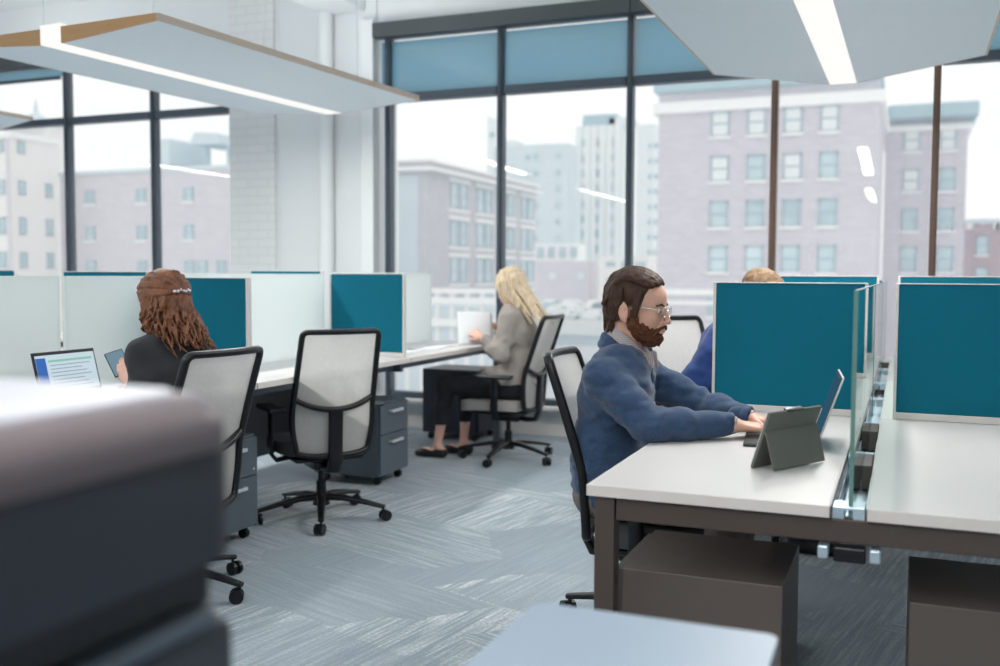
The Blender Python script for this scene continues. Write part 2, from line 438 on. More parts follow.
window('window_2', [-3.985, -2.98, -1.93, -.875, .18, 1.23, 2.28, 3.15], SILL, 3.26, 2.72, [S_, S_, S_, Z_, Z_, Z_, Z_, Z_])

# roller shades: cassette and translucent cloth down to the transom
def shade(x0, x1, zc, zb, lab, grp=None):
    t = thing('roller_shade', lab, 'blind', ((x0 + x1) / 2, YW - .1, zc), group=grp)
    w = (x1 - x0) / 2
    B(-w, w, -.05, .05, -.055, .065, .008).build('cassette', M['blackmetal'], t)
    G().grid(lambda u, v: (-w + .004 + u * (2 * w - .008), .115 + .0015 * math.sin(u * 40), -.06 - v * (zc - zb - .06)), 24, 6).build('shade_cloth', M['shade'], t, smooth=60)
    B(-w + .03, w - .03, .10, .13, zb - zc - .03, zb - zc, .005).build('hem_bar', M['steel'], t)
shade(-4.06, -1.905, 3.245, 2.762, 'long blue grey solar shade over the middle window, left of the wide lamp')
shade(-1.90, -.275, 3.245, 2.762, 'blue grey solar shade partly cut off by the wide right lamp')
shade(-.27, 1.9, 3.245, 2.762, 'blue grey solar shade in the top right corner')
shade(-9.6, -7.55, 3.30, 3.16, 'raised dark solar shade over the far left window')

# ------------------------------------------------------------------ hanging lamps (butterfly panels with a lit strip)
def lamp_fixture(lab, loc, rz, ln=2.5, woodend='wood', zt=.13, e=.03, rx=0):
    t = thing('pendant_lamp', lab, 'lamp', loc, rz, group='white winged ceiling lamps')
    hw, gap = .71, .072
    t.rotation_euler.x = rx
    for sx in (-1, 1):
        prof = [(sx * gap, 0), (sx * hw, zt - e), (sx * hw, zt), (sx * gap, zt)]
        G().prism(prof, lambda p: (p[0], .012, p[1]), lambda p: (p[0], ln - .012, p[1])).build('wing_panel', M['panel'], t)
        G().prism(prof, lambda p: (p[0], 0, p[1]), lambda p: (p[0], .012, p[1])).build('end_board', M[woodend], t)
        G().prism(prof, lambda p: (p[0], ln - .012, p[1]), lambda p: (p[0], ln, p[1])).build('end_board', M['paleply'], t)
        x0, x1 = sorted((sx * hw, sx * (hw + .012)))
        B(x0, x1, 0, ln, zt - e, zt).build('side_board', M['paleply'], t)
    B(-gap, gap, -.004, ln + .004, .0, .1, .004).build('light_strip', M['lamp'], t)
    for yy in (.3, ln - .3):
        for xx in (-.4, .4):
            G().rod((xx, yy, zt), (xx, yy, 3.85 - loc[2]), .002, n=6).build('cable', M['chrome'], t)
    ld = bpy.data.lights.new('strip_light', 'AREA'); ld.shape = 'RECTANGLE'; ld.size = .09; ld.size_y = ln - .1
    ld.energy = LAMP_W; ld.color = (1, .965, .92)
    lo = bpy.data.objects.new('strip_light', ld); COL.objects.link(lo); lo.parent = t; lo.location = (0, ln / 2, -.012)
    lu = bpy.data.lights.new('up_fill', 'AREA'); lu.shape = 'RECTANGLE'; lu.size = .3; lu.size_y = ln - .1  # added upward fill; no lit strip exists on top of the panels
    lu.energy = LAMP_W * .75; lu.color = (1, .97, .94)
    lo = bpy.data.objects.new('up_fill', lu); COL.objects.link(lo); lo.parent = t; lo.location = (0, ln / 2, zt + .03); lo.rotation_euler = (PI, 0, 0)
    return t
LAMP_W = 58
SKY = 1.24
lamp_fixture('white winged ceiling lamp with honey wood near end, left of the window', (-4.05, 3.85, 2.43), math.radians(-3.0), zt=.082, e=.035, rx=math.radians(.4))
lamp_fixture('white winged ceiling lamp added for room light, out of view left of the camera', (-4.05, -.6, 2.43), 0, zt=.082, e=.035)  # extra fixture added out of view to brighten the room
lamp_fixture('white winged ceiling lamp added for room light, out of view above the camera', (-.45, -1.7, 2.43), 0, zt=.082, e=.035)  # second unseen fixture, put in for more room light
lamp_fixture('wide white winged ceiling lamp over the right desks', (-.36, 3.4, 2.345), math.radians(-.5), 2.5)
lamp_fixture('lamp panel corner with pale wood edge at far left', (-7.54, 3.75, 2.44), math.radians(-1))

# ------------------------------------------------------------------ desks
DZ = 0
def desktop(x0, x1, y0, y1, lab, grp):
    t = thing('desk', lab, 'desk', ((x0 + x1) / 2, (y0 + y1) / 2, .712 + DZ), group=grp)
    w, l = (x1 - x0) / 2, (y1 - y0) / 2
    B(-w + .002, w - .002, -l + .002, l - .002, .001, .028, .002).build('worktop', M['laminate'], t)
    g = G()
    g.box(-w, -w + .0019, -l, l, 0, .0265); g.box(w - .0019, w, -l, l, 0, .0265)
    g.box(-w, w, -l, -l + .0019, 0, .0265); g.box(-w, w, l - .0019, l, 0, .0265)
    g.build('edge_band', M['edge'], t)
    return t
def bench_frame(x0, x1, ys, lab, m_=None, legy=None, outer=None):
    m_ = m_ or M['frame']
    t = thing('desk_understructure', lab, 'desk frame', ((x0 + x1) / 2, ys[0], 0))
    t.scale.z = 1 + DZ / .71
    w = (x1 - x0) / 2; yo = ys[0]
    for y in ys:
        yy = y - yo
        B(-w + .055, w - .055, yy, yy + .04, .652, .708, .003).build('cross_beam', m_, t)
        for sx in ((-1, 1) if outer is None or ys.index(y) in outer else (-.09, .18)):
            a, b = sorted((sx * w, sx * (w - .052))) if abs(sx) == 1 else (sx * w, sx * w + .05)
            B(a, b, yy - .004, yy + .05, .012, .71, .003).build('leg', m_, t)
            B(a + .012, b - .012, yy + .012, yy + .036, 0, .014, .002).build('foot', M['black'], t)
    for xx in (-w + .12, -.1, .1, w - .12):
        B(xx - .015, xx + .015, .04, ys[-1] - yo, .66, .70, .003).build('long_rail', m_, t)
    return t
def screen(x0, x1, y, lab, grp, z0=.741, z1=1.245, ft=.011):
    z0 += DZ
    t = thing('privacy_screen', lab, 'desk screen', ((x0 + x1) / 2, y, z0), group=grp)
    w = (x1 - x0) / 2; h = z1 - z0
    B(-w + ft, w - ft, -.014, .014, .026, h - .004, .004).build('fabric_panel', M['teal'], t)
    g = G(); g.box(-w, -w + ft, -.016, .016, 0, h, .002); g.box(w - ft, w, -.016, .016, 0, h, .002)
    g.box(-w + ft, w - ft, -.016, .016, 0, .026, .002); g.box(-w + ft, w - ft, -.016, .016, h - .004, h, .001)
    g.build('frame', M['trim'], t)
    return t
def divider(x, y0, y1, lab, grp, m_, z0=.735, z1=1.238, em='gedge'):
    z0 += DZ
    t = thing('glass_divider', lab, 'glass divider', (x, (y0 + y1) / 2, z0), group=grp)
    l = (y1 - y0) / 2; h = z1 - z0
    B(-.005, .005, -l + .002, l - .002, .002, h - .002).build('glass_sheet', m_, t)
    g = G(); g.box(-.005, .005, -l, -l + .0019, 0, h); g.box(-.005, .005, l - .0019, l, 0, h); g.box(-.005, .005, -l, l, h - .0019, h)
    g.build('polished_edge', M[em], t)
    return t
# right bench
RY = [2.37, 3.90, 5.42, 6.94]
bench_frame(-.71, .56, [2.385, 3.90, 5.42, 6.88], 'brown grey steel frame under the two near white desks')
nm = ['near white desk with the tablet and laptop on it', 'white desk of the person in royal blue, behind the first teal screen', 'white desk by the window, third along behind the teal screens']
nm2 = ['near white desk at the right edge, no computer on it', 'white desk behind the right edge teal screen', 'far white desk by the window behind two right edge screens']
for i in range(3):
    desktop(-.73, -.141, RY[i], RY[i + 1] - .006, nm[i], 'white desks of the right bench')
    desktop(-.063, .58, RY[i], RY[i + 1] - .006, nm2[i], 'white desks of the right bench')
screen(-.69, -.118, 3.93, 'large teal screen behind the tablet, nearest one left of the glass', 'teal screens of the right bench')
screen(-.69, -.112, 5.44, 'teal screen second along, top edge just above the large teal screen', 'teal screens of the right bench', z1=1.272)
screen(-.69, -.112, 6.90, 'teal screen farthest along, hidden behind the two screens left of the glass', 'teal screens of the right bench')
screen(-.022, .545, 3.93, 'large teal screen at the right edge of the photo, nearest one', 'teal screens of the right bench')
screen(-.022, .545, 5.44, 'teal screen whose top shows above the right edge screen', 'teal screens of the right bench', z1=1.272)
screen(-.022, .545, 6.90, 'farthest teal screen behind the right edge screens', 'teal screens of the right bench')
divider(-.098, 2.40, 3.88, 'clear glass divider with green near edge, beside the tablet', 'clear glass dividers', M['cglass'], .70)
divider(-.098, 3.97, 5.38, 'clear glass divider between the first and second teal screens', 'clear glass dividers', M['cglass'])
divider(-.098, 5.48, 6.86, 'clear glass divider nearest the window', 'clear glass dividers', M['cglass'])
t = thing('cable_tray', 'pale blue metal cable tray in the gap between the right desks', 'cable tray', (-.102, 2.42, .6))
g = G(); g.box(-.034, .034, .02, 4.4, .055, .059); g.box(-.036, -.033, .02, 4.4, .055, .10); g.box(.033, .036, .02, 4.4, .055, .10)
g.build('tray', M['alu'], t)
for k, yy in enumerate((0, .72, 1.38, 2.2, 2.9, 3.7)):
    B(-.036, -.009, yy - .03, yy + .06, .10, .132, .002).build('clamp', M['alu'], t)
    B(.009, .036, yy - .03, yy + .06, .10, .132, .002).build('clamp', M['alu'], t)
B(-.036, .036, -.03, .03, .128, .136, .002).build('clamp_plate', M['alu'], t)
B(-.065, -.042, -.05, .01, .015, .045, .003).build('clamp', M['alu'], t)
B(.048, .072, -.05, .01, .015, .045, .003).build('clamp', M['alu'], t)
B(-.03, .04, -.048, -.005, .01, .045, .004).build('junction_box', M['black'], t)
for yy, lb in ((3.05, 'nearest'), (3.72, 'second')):
    t = thing('power_module', 'grey and black power module in the desk gap, %s one' % lb, 'power socket', (-.10, yy, .665))
    B(.006, .034, -.10, .10, 0, .07, .004).build('housing', M['ped'], t)
    B(-.02, .003, -.09, .09, .01, .066, .003).build('socket_face', M['black'], t)

# left bench, set a little higher
DZ = .03
LY = [2.21, 3.73, 5.25, 6.77]
bench_frame(-3.87, -2.735, [2.23, 3.73, 5.25, 6.70], 'blue grey steel frame under the row of white desks on the left', M['ped2'], outer=(0, 3))
t = thing('modesty_panel', 'dark grey panel under the left desks behind the empty chair', 'panel', (-3.30, 4.49, .25))
B(-.009, .009, -.72, .72, 0, .45, .003).build('sheet', M['darkgrey'], t)
B(-.03, .03, -.70, -.66, .3, .45, .003).build('bracket', M['black'], t); B(-.03, .03, .66, .70, .3, .45, .003).build('bracket', M['black'], t)
t = thing('modesty_panel', 'dark grey panel under the desk of the auburn haired woman', 'panel', (-3.30, 2.97, .25))
B(-.009, .009, -.72, .72, 0, .45, .003).build('sheet', M['darkgrey'], t)
nl = ['white desk in front of the seated auburn haired woman', 'white desk in front of the empty chair', 'white desk with papers by the window on the left row']
for i in range(3):
    desktop(-3.285, -2.715, LY[i], LY[i + 1] - .006, nl[i], 'white desks of the left bench')
    desktop(-3.885, -3.315, LY[i], LY[i + 1] - .006, ['white desk beyond the frosted divider, nearest', 'white desk beyond the frosted divider, middle', 'white desk beyond the frosted divider, by the window'][i], 'white desks of the left bench')
screen(-3.275, -2.757, 3.73, 'teal screen right behind the auburn haired woman', 'teal screens of the left bench', z1=1.25)
screen(-3.275, -2.757, 5.25, 'square teal screen behind the empty office chair', 'teal screens of the left bench', z1=1.272)
screen(-3.87, -3.33, 3.73, 'teal screen top showing over frosted glass left of the auburn hair', 'teal screens of the left bench', z1=1.276)
screen(-3.87, -3.33, 5.25, 'teal screen top showing over frosted glass below the white pier', 'teal screens of the left bench', z1=1.288)
divider(-3.30, 2.20, 3.15, 'frosted white divider behind the open laptop', 'frosted dividers', M['frost'], z1=1.255, em='frost')
divider(-3.30, 3.18, 3.70, 'frosted white divider left of the auburn haired woman', 'frosted dividers', M['frost'], z1=1.255, em='frost')
divider(-3.30, 3.76, 5.21, 'frosted white divider between the two teal screens, behind empty chair', 'frosted dividers', M['frost'], z1=1.268, em='frost')
divider(-3.30, 5.29, 6.70, 'frosted white divider right of the square teal screen, beside the papers', 'frosted dividers', M['frost'], z1=1.278, em='frost')
# third row far left
desktop(-6.5, -5.93, 5.0, 6.5, 'white desk of the farthest row at the left edge', 'white desks of the far left row')
bench_frame(-6.5, -5.95, [5.05, 6.4], 'steel frame of the farthest desk row at left edge', M['ped2'])
screen(-6.48, -5.95, 5.3, 'teal screen corner at the left edge of the photo, under the cream building', 'teal screens of the far left row', z1=1.285)

# ------------------------------------------------------------------ pedestals
def pedestal(name, lab, loc, rz, w, d, h, m_, grp=None, front=True, casters=True):
    """front faces local +x; w along local y, d along local x; origin bottom centre"""
    t = thing(name, lab, 'drawer unit', loc, rz, group=grp)
    z0 = .055 if casters else 0
    B(-d / 2, d / 2 - .02, -w / 2, w / 2, z0, h, .003).build('body', m_, t)
    if front:
        zs = [(z0 + .01, z0 + (h - z0) * .56), (z0 + (h - z0) * .57, h - .012)]
        for a, b in zs:
            dr = B(d / 2 - .019, d / 2, -w / 2 + .006, w / 2 - .006, a, b, .003).build('drawer', m_, t)
            g = G(); zc = b - .045
            g.box(d / 2 + .018, d / 2 + .026, -w * .2, w * .2, zc - .009, zc + .009, .003)
            g.box(d / 2, d / 2 + .02, -w * .2, -w * .2 + .01, zc - .007, zc + .007); g.box(d / 2, d / 2 + .02, w * .2 - .01, w * .2, zc - .007, zc + .007)
            g.build('handle', M['handle'], dr)
        G().tube([(d / 2, w / 2 - .04, h - .16), (d / 2 + .004, w / 2 - .04, h - .16)], .008, n=12).build('lock', M['chrome'], t)
    if casters:
        for sx in (-1, 1):
            for sy in (-1, 1):
                g = G(); cx, cy = sx * (d / 2 - .05), sy * (w / 2 - .05)
                g.tube([(cx, cy - .012, .025), (cx, cy - .003, .025)], .025, n=14); g.tube([(cx, cy + .003, .025), (cx, cy + .012, .025)], .025, n=14)
                g.rod((cx, cy, .03), (cx, cy, .058), .006, n=8)
                g.build('caster', M['black'], t, smooth=40)
    return t
pedestal('drawer_pedestal', 'slate grey two drawer pedestal on casters right of the empty chair', (-3.08, 5.29, 0), 0, .36, .46, .50, M['ped2'])
pedestal('drawer_pedestal', 'slate grey drawer pedestal under the desk between the two left chairs', (-3.08, 3.72, 0), 0, .38, .46, .50, M['ped2'])
pedestal('drawer_pedestal', 'navy black pedestal behind the blonde woman\'s legs', (-3.17, 6.97, 0), 0, .40, .47, .545, M['pedblack'])
pedestal('drawer_pedestal', 'warm grey pedestal under the near desk, front centre', (-.475, 2.70, 0), PI, .42, .44, .50, M['ped'], casters=False)
pedestal('drawer_pedestal', 'warm grey pedestal at the bottom right corner under the right desk', (.27, 2.70, 0), 0, .42, .47, .50, M['ped'], casters=False)

# ------------------------------------------------------------------ office chair
def rrect_path(fn, pts):
    return [fn(*p) for p in pts]
HWB = .203
def make_chair(label, group, seatm='seat'):
    t = thing('office_chair', label, 'chair', (0, 0, 0), 0, group)
    k = M['black']
    # back surface: x as a function of z (recline) and y (wrap)
    def bx(y, z):
        if z < .60: x = -.205 - .02 * (z - .33) / .27
        else: x = -.225 - .125 * ((z - .60) / .39) ** 1.05
        return x + .75 * y * y
    zb, zt = .33, .99
    def hw(z):   # half width
        if z > .56: return HWB + .006 - .034 * (z - .56)
        return HWB + .006 - .028 * ((.56 - z) / .18) ** 2
    prof = []
    R_ = .024
    n = 14
    for i in range(n + 1): z = .41 + (zt - R_ - .41) * i / n; prof.append((hw(z), z))
    for a in (30, 60): prof.append((hw(zt) - R_ + R_ * math.cos(math.radians(a)), zt - R_ + R_ * math.sin(math.radians(a))))
    for i in range(9): prof.append(((hw(zt) - R_) * (1 - i / 4), zt))
    for a in (120, 150): prof.append((-hw(zt) + R_ + R_ * math.cos(math.radians(a)), zt - R_ + R_ * math.sin(math.radians(a))))
    for i in range(n, -1, -1): z = .41 + (zt - R_ - .41) * i / n; prof.append((-hw(z), z))
    bot = []
    w0 = hw(.41)
    for i in range(1, 12):
        a = PI * i / 12
        bot.append((-w0 * math.copysign(abs(math.cos(a)) ** .75, math.cos(a)), .41 - .048 * math.sin(a) ** .6))
    prof += bot
    g = G(); g.tube([(bx(y, z), y, z) for y, z in prof], .0135, .016, n=10, closed=True, up=(1, 0, .2), sq=3)
    g.build('back_frame', k, t, smooth=50)
    # curved cross bar and centre spine
    g = G(); cb = []
    for i in range(17):
        u = -1 + i / 8; y = .198 * u
        cb.append((bx(y, .6) - .006, y, .598 + .055 * abs(u) ** 2.2))
    g.tube(cb, .014, .021, n=10, up=(1, 0, 0), sq=3)
    g.build('cross_bar', k, t, smooth=50)
    g = G(); sp = [(bx(0, .6) - .010, 0, .600), (bx(0, .5) - .012, 0, .50), (-.225, 0, .42), (-.225, 0, .34), (-.20, 0, .29), (-.14, 0, .285), (-.05, 0, .30)]
    g.tube(sp, .036, .014, n=12, up=(0, 1, 0), sq=3, rr=None)
    g2 = G()
    for a, b in zip(sp[:-1], sp[1:]): pass
    g = G(); g.tube([Vector(p) for p in sp], .037, .016, n=14, up=(1, 0, .3), sq=3.5)
    g.build('spine_bar', k, t, smooth=50)
    # mesh cloth
    def mp(u, v):
        z = .372 + v * (zt - .377); z2 = z
        w = hw(z) if z > .41 else w0 * (1 - .12 * ((.41 - z) / .04) ** 2)
        y = (-1 + 2 * u) * (w - .004)
        return (bx(y, z2) + .006 - .02 * math.sin(PI * min(1, max(0, (z - .6) / .39))) * (1 - (2 * u - 1) ** 2) * -1, y, z)
    G().grid(mp, 16, 26).build('back_mesh', M['mesh'], t, smooth=60)
    # seat
    bm = bmesh.new(); bmesh.ops.create_cube(bm, size=1)
    bmesh.ops.subdivide_edges(bm, edges=bm.edges[:], cuts=9, use_grid_fill=True)
    for v in bm.verts:
        x, y, z = v.co * 2
        r = (abs(x) ** 4 + abs(y) ** 4) ** .25
        if r > 1e-6:
            m_ = max(abs(x), abs(y)); x, y = x / r * m_, y / r * m_
        zz = z * (1 - .35 * max(0, (max(abs(x), abs(y)) - .6) / .4) ** 2)
        X = .065 + x * .235; Y_ = y * .235
        Z = .385 + zz * .042 + .010 * (x * x) * -1 * (1 if x > 0 else -.6) + .008 * y * y
        v.co = (X, Y_, Z)
    g = G(); g.bm(bm); g.build('seat', M[seatm], t, smooth=60)
    B(-.16, .2, -.18, .18, .325, .348, .01).build('seat_pan', k, t, smooth=40)
    B(-.10, .10, -.07, .07, .27, .326, .015).build('tilt_mechanism', k, t, smooth=40)
    G().tube([(.05, -.06, .31), (.06, -.2, .305), (.06, -.25, .305)], .006, n=8).build('lever', k, t, smooth=50)
    for s in (-1, 1):
        g = G()
        g.tube([(.0, s * .16, .335), (.0, s * .235, .325), (-.0, s * .262, .36), (0, s * .262, .58)], .011, .026, n=10, up=(1, 0, 0), sq=3)
        a = g.build('armrest', k, t, smooth=50)
        g = G(); g.box(-.13, .13, s * .262 - .042, s * .262 + .042, .58, .606, .012, 3)
        g.build('arm_pad', M['darkgrey'], a, smooth=50)
    g = G(); g.rod((0, 0, .10), (0, 0, .20), .026); g.rod((0, 0, .20), (0, 0, .28), .016)
    g.build('gas_lift', k, t, smooth=40)
    g = G(); g.rod((0, 0, .075), (0, 0, .135), .045, .035)
    g.build('base_hub', k, t, smooth=40)
    for i in range(5):
        a = 2 * PI * i / 5 + .3
        R = Matrix.Rotation(a, 4, 'Z')
        g = G()
        pts = [(.02, 0, .115), (.12, 0, .112), (.23, 0, .095), (.34, 0, .072)]
        g.tube(pts, .024, .016, rr=[.026, .023, .019, .015], n=12, up=(0, 0, 1), sq=3, M_=R)
        g.build('base_leg', k, t, smooth=50)
        R2 = R @ Matrix.Translation((.33, 0, 0)) @ Matrix.Rotation(1.1 * i + .5, 4, 'Z')
        g = G()
        for s in (-1, 1):
            g.tube([(-.012, s * .008, .028), (-.012, s * .022, .028)], .028, n=18, M_=R2)
        g.tube([(-.012, -.009, .028), (-.012, .009, .028)], .016, n=12, M_=R2)
        g.rod((0, 0, .03), (0, 0, .08), .006, n=8, M_=R2)
        g.build('caster', M['black'], t, smooth=40)
    return t
ch = make_chair('empty black office chair with pale mesh back in front of the left desks', 'black office chairs with pale mesh backs', 'seatdark')
ch.location = (-2.768, 4.335, 0); ch.rotation_euler = (0, 0, math.radians(141)); 
CG = 'black office chairs with pale mesh backs'
c1 = clone(ch, (-2.665, 3.05, 0), math.radians(175), 'black mesh office chair under the auburn haired woman', CG, scale=(1, 1, .985))
for o in c1.children:
    if o.name.startswith(('base_leg', 'caster')): o.rotation_euler.z = math.radians(-170 - 17 + 0)
c3 = clone(ch, (-2.485, 6.25, 0), math.radians(180), 'black mesh office chair with taupe seat under the blonde woman', CG)
for o in c3.children:
    if o.name.startswith('seat') and not o.name.startswith('seat_pan'):
        o.data = o.data.copy(); o.data.materials[0] = M['seat']
c4_ = clone(ch, (-.80, 3.36, 0), math.radians(4), 'black mesh office chair under the bearded man', CG)
clone(ch, (-.82, 4.82, .0), math.radians(-33), 'office chair with pale mesh back behind the bearded man\'s face', CG, scale=(1, 1, 1.06))
M['disp2'] = emat('dim blue display', (.35, .55, .68), .45)
# ------------------------------------------------------------------ things on the desks
def laptop_ui(t, w, h, M_):
    """plain window blocks of a lit display"""
    G().box(-w / 2, w / 2, -.001, .0, 0, h, M_=M_).build('display', M['disp'], t)
    G().box(-w / 2, -w / 2 + w * .16, -.0016, -.001, 0, h * .93, M_=M_).build('side_bar', M['dispblue'], t)
    g = G()
    for i in range(7):
        g.box(-w / 2 + w * .22, w / 2 - w * (.1 + .07 * (i % 3)), -.0016, -.001, h * (.1 + .10 * i), h * (.125 + .10 * i), M_=M_)
    g.build('text_lines', M['displine'], t)
    G().box(-w / 2 + w * .2, w / 2 - w * .05, -.0018, -.001, h * .80, h * .86, M_=M_).build('green_bar', M['dispgreen'], t)
M['dimdisp'] = emat('dim dark blue display', (.05, .16, .26), .5)
M['disp'] = emat('lit display white', (.72, .86, .95), .75)
M['dispblue'] = emat('lit display blue', (.06, .18, .55), .8)
M['displine'] = emat('lit display grey text', (.45, .58, .68), .6)
M['dispgreen'] = emat('lit display green', (.35, .72, .58), .7)
def laptop(lab, loc, rz, w=.31, d=.215, h=.205, tilt=15, shell='silver', lid='silver', ui=True):
    """screen faces local -y, hinge at origin"""
    t = thing('laptop', lab, 'laptop', loc, rz)
    b = B(-w / 2, w / 2, -d, 0, 0, .010, .003).build('base', M[shell], t, smooth=40)
    g = G()
    for r in range(5):
        for c in range(13):
            x = -w / 2 + .02 + c * (w - .04) / 13; y = -.025 - r * .019
            g.box(x, x + (w - .04) / 13 - .003, y - .015, y, .010, .0112)
    g.build('keyboard', M['keys'], b)
    B(-.045, .045, -d + .01, -d + .068, .010, .0104).build('touchpad', M['darkgrey'], b)
    Mt = Matrix.Translation((0, 0, .012)) @ Matrix.Rotation(-math.radians(tilt), 4, 'X')
    l = G().box(-w / 2, w / 2, 0, .006, 0, h, .0025, M_=Mt).build('lid', M[lid], t, smooth=40)
    G().box(-w / 2 + .003, w / 2 - .003, -.0012, 0, .004, h - .004, M_=Mt).build('bezel', M['keys'], l)
    sc = empty('screen', (0, 0, 0), parent=t)
    bpy.data.objects.remove(sc)
    if ui: laptop_ui(t, w - .02, h - .03, Mt @ Matrix.Translation((0, -.0013, .016)))
    else: G().box(-w / 2 + .01, w / 2 - .01, -.0016, -.0012, .012, h - .012, M_=Mt).build('display', M['dimdisp'], t)
    return t
laptop('open laptop with white and blue window on screen, on the left desk', (-3.085, 3.005, .771), math.radians(92), w=.33, h=.178, tilt=14, shell='darkgrey', lid='darkgrey')
laptop('open silver laptop seen edge on, in front of the bearded man', (-.247, 3.26, .741), math.radians(-90 + 6), w=.29, h=.225, tilt=19, ui=False, shell='darkgrey')

# tablet in a folio with its kickstand out
t = thing('tablet', 'grey green folio tablet propped on its kickstand on the near desk', 'tablet', (-.253, 2.829, .741), math.atan2(.878, .478))
W_ = .247
Mt = Matrix.Translation((0, .075, 0)) @ Matrix.Rotation(math.radians(19.0), 4, 'X')
G().box(-W_ / 2, W_ / 2, -.010, 0, 0, .170, .004, 3, M_=Mt).build('cover', M['tabgrey'], t, smooth=40)
G().box(-W_ / 2 + .004, W_ / 2 - .004, 0, .004, .004, .166, .002, M_=Mt).build('tablet_body', M['silver'], t, smooth=40)
G().box(-W_ / 2 + .012, W_ / 2 - .012, .004, .0045, .012, .158, M_=Mt).build('display', M['disp2'] if 'disp2' in M else M['keys'], t)
def ks():
    hz = Mt @ Vector((0, -.010, .114))
    g = G()
    a = Vector((0, hz.y, hz.z)); b = Vector((0, 0.0, .002))
    n = (b - a).normalized(); q = Vector((0, -n.z, n.y)) * .0035
    if q.y > 0: q = -q
    P = []
    for x0, x1, p in ((-W_ / 2, W_ / 2, a), (-W_ / 2 + .002, W_ / 2 - .002, b)): P.append((x0, x1, p))
    vs = []
    for x0, x1, p in P:
        for x in (x0, x1):
            vs.append((x, p.y, p.z)); vs.append((x, p.y + q.y, p.z + q.z))
    g.add(vs, [(0, 2, 6, 4), (1, 5, 7, 3), (0, 4, 5, 1), (2, 3, 7, 6), (0, 1, 3, 2), (4, 6, 7, 5)])
    return g
ks().build('kickstand', M['tabgrey'], t)
G().box(-.045, .035, -.012, .006, .166, .173, .003, M_=Mt).build('pen_loop', M['darkgrey'], t, smooth=40)

# papers
def sheet(name, lab, loc, rz, w=.216, l=.28, rx=0, ry=0, curl=.01, grp=None):
    t = G().grid(lambda u, v: ((u - .5) * w, (v - .5) * l, curl * math.sin(PI * u) * math.sin(2.2 * v + .4)), 10, 10).build(name, M['paper'], smooth=60)
    s = t.modifiers.new('thick', 'SOLIDIFY'); s.thickness = .0006
    t.location = loc; t.rotation_euler = (rx, ry, rz)
    tag(t, lab, 'paper', grp); return t
sheet('paper_sheet', 'white sheet held up in the blonde woman\'s hands', (-2.70, 6.17, .90), math.radians(28), .24, .28, rx=math.radians(52), curl=.015)
sheet('paper_sheet', 'white papers lying flat on the desk in front of the blonde woman', (-3.02, 6.05, .7718), math.radians(12), .3, .42, curl=.0012)
sheet('paper_sheet', 'white paper lying right of the square teal screen on the desk', (-2.98, 5.58, .7718), math.radians(-8), .22, .3, curl=.001)

# small white table in the foreground
t = thing('side_table', 'out of focus pale blue grey table corner at the bottom edge', 'table', (-.42, 1.10, 0))
bm = bmesh.new()
def rpoly(x0, x1, y0, y1, r, n=6):
    P = []
    for cx, cy, a0 in ((x1 - r, y1 - r, 0), (x0 + r, y1 - r, 90), (x0 + r, y0 + r, 180), (x1 - r, y0 + r, 270)):
        for i in range(n + 1):
            a = math.radians(a0 + 90 * i / n); P.append((cx + r * math.cos(a), cy + r * math.sin(a)))
    return P
P = rpoly(-.10, .27, -.35, .33, .02)
G().prism(P, lambda p: (p[0], p[1], .738), lambda p: (p[0], p[1], .757)).build('table_top', M['tablewhite'], t, smooth=40)
B(-.09, .25, -.33, .325, .715, .737, .003).build('apron', M['darkgrey'], t)
G().rod((.08, 0, .03), (.08, 0, .716), .028).build('pedestal_post', M['darkgrey'], t, smooth=40)
B(-.1, .25, -.25, .25, 0, .03, .01).build('foot_plate', M['darkgrey'], t)

# multifunction copier close to the camera, lower left
t = thing('copier', 'large out of focus black copier with pale lid at lower left', 'copier', (-.9, .415, 0))
def lidprof(x0, x1, z0, z1, r, rb=.01):
    P = []
    for i in range(9): a = PI / 2 * i / 8; P.append((x1 - r + r * math.cos(a), z1 - r + r * math.sin(a)))
    P += [(x0, z1), (x0, z0), (x1 - rb, z0), (x1, z0 + rb)]
    return P
def rounded_slab(x0, x1, y0, y1, z0, z1, bev, rc, seg=6):
    bm = bmesh.new()
    P = rpoly(x0, x1, y0, y1, rc, 8)
    vs = [bm.verts.new((p[0], p[1], z0)) for p in P]
    f = bm.faces.new(vs)
    r = bmesh.ops.extrude_face_region(bm, geom=[f])
    for v in r['geom']:
        if isinstance(v, bmesh.types.BMVert): v.co.z = z1
    bm.normal_update()
    top = [e for e in bm.edges if all(abs(v.co.z - z1) < 1e-6 for v in e.verts)]
    bmesh.ops.bevel(bm, geom=top, offset=bev, segments=seg, affect='EDGES', profile=.5)
    return G().bm(bm)
rounded_slab(-.52, .335, -.45, .345, 1.012, 1.112, .004, .05).build('scanner_unit', M['copier'], t, smooth=50)
rounded_slab(-.52, .337, -.45, .347, 1.112, 1.160, .034, .06, 8).build('lid_rim', M['copiersheen'], t, smooth=50)
rounded_slab(-.485, .300, -.415, .310, 1.1595, 1.164, .004, .04).build('lid', M['copierlid'], t, smooth=50)
B(-.50, .31, -.43, .32, .965, 1.012, .004).build('shadow_gap', M['black'], t)
rounded_slab(-.54, .327, -.47, .337, .950, .965, .005, .05).build('output_ledge', M['ped2'], t, smooth=50)
B(-.52, .327, -.45, .337, .06, .950, .015).build('body', M['copier'], t, smooth=40)
for k in range(3):
    d_ = B(.331, .343, -.42, .315, .10 + k * .24, .325 + k * .24, .006).build('paper_tray', M['copier'], t, smooth=40)
    B(.343, .349, -.12, .02, .29 + k * .24, .305 + k * .24, .003).build('handle', M['darkgrey'], d_)
for sx in (-.45, .27):
    for sy in (-.38, .28):
        G().tube([(sx, sy - .015, .03), (sx, sy + .015, .03)], .03, n=16).build('caster', M['black'], t, smooth=40)

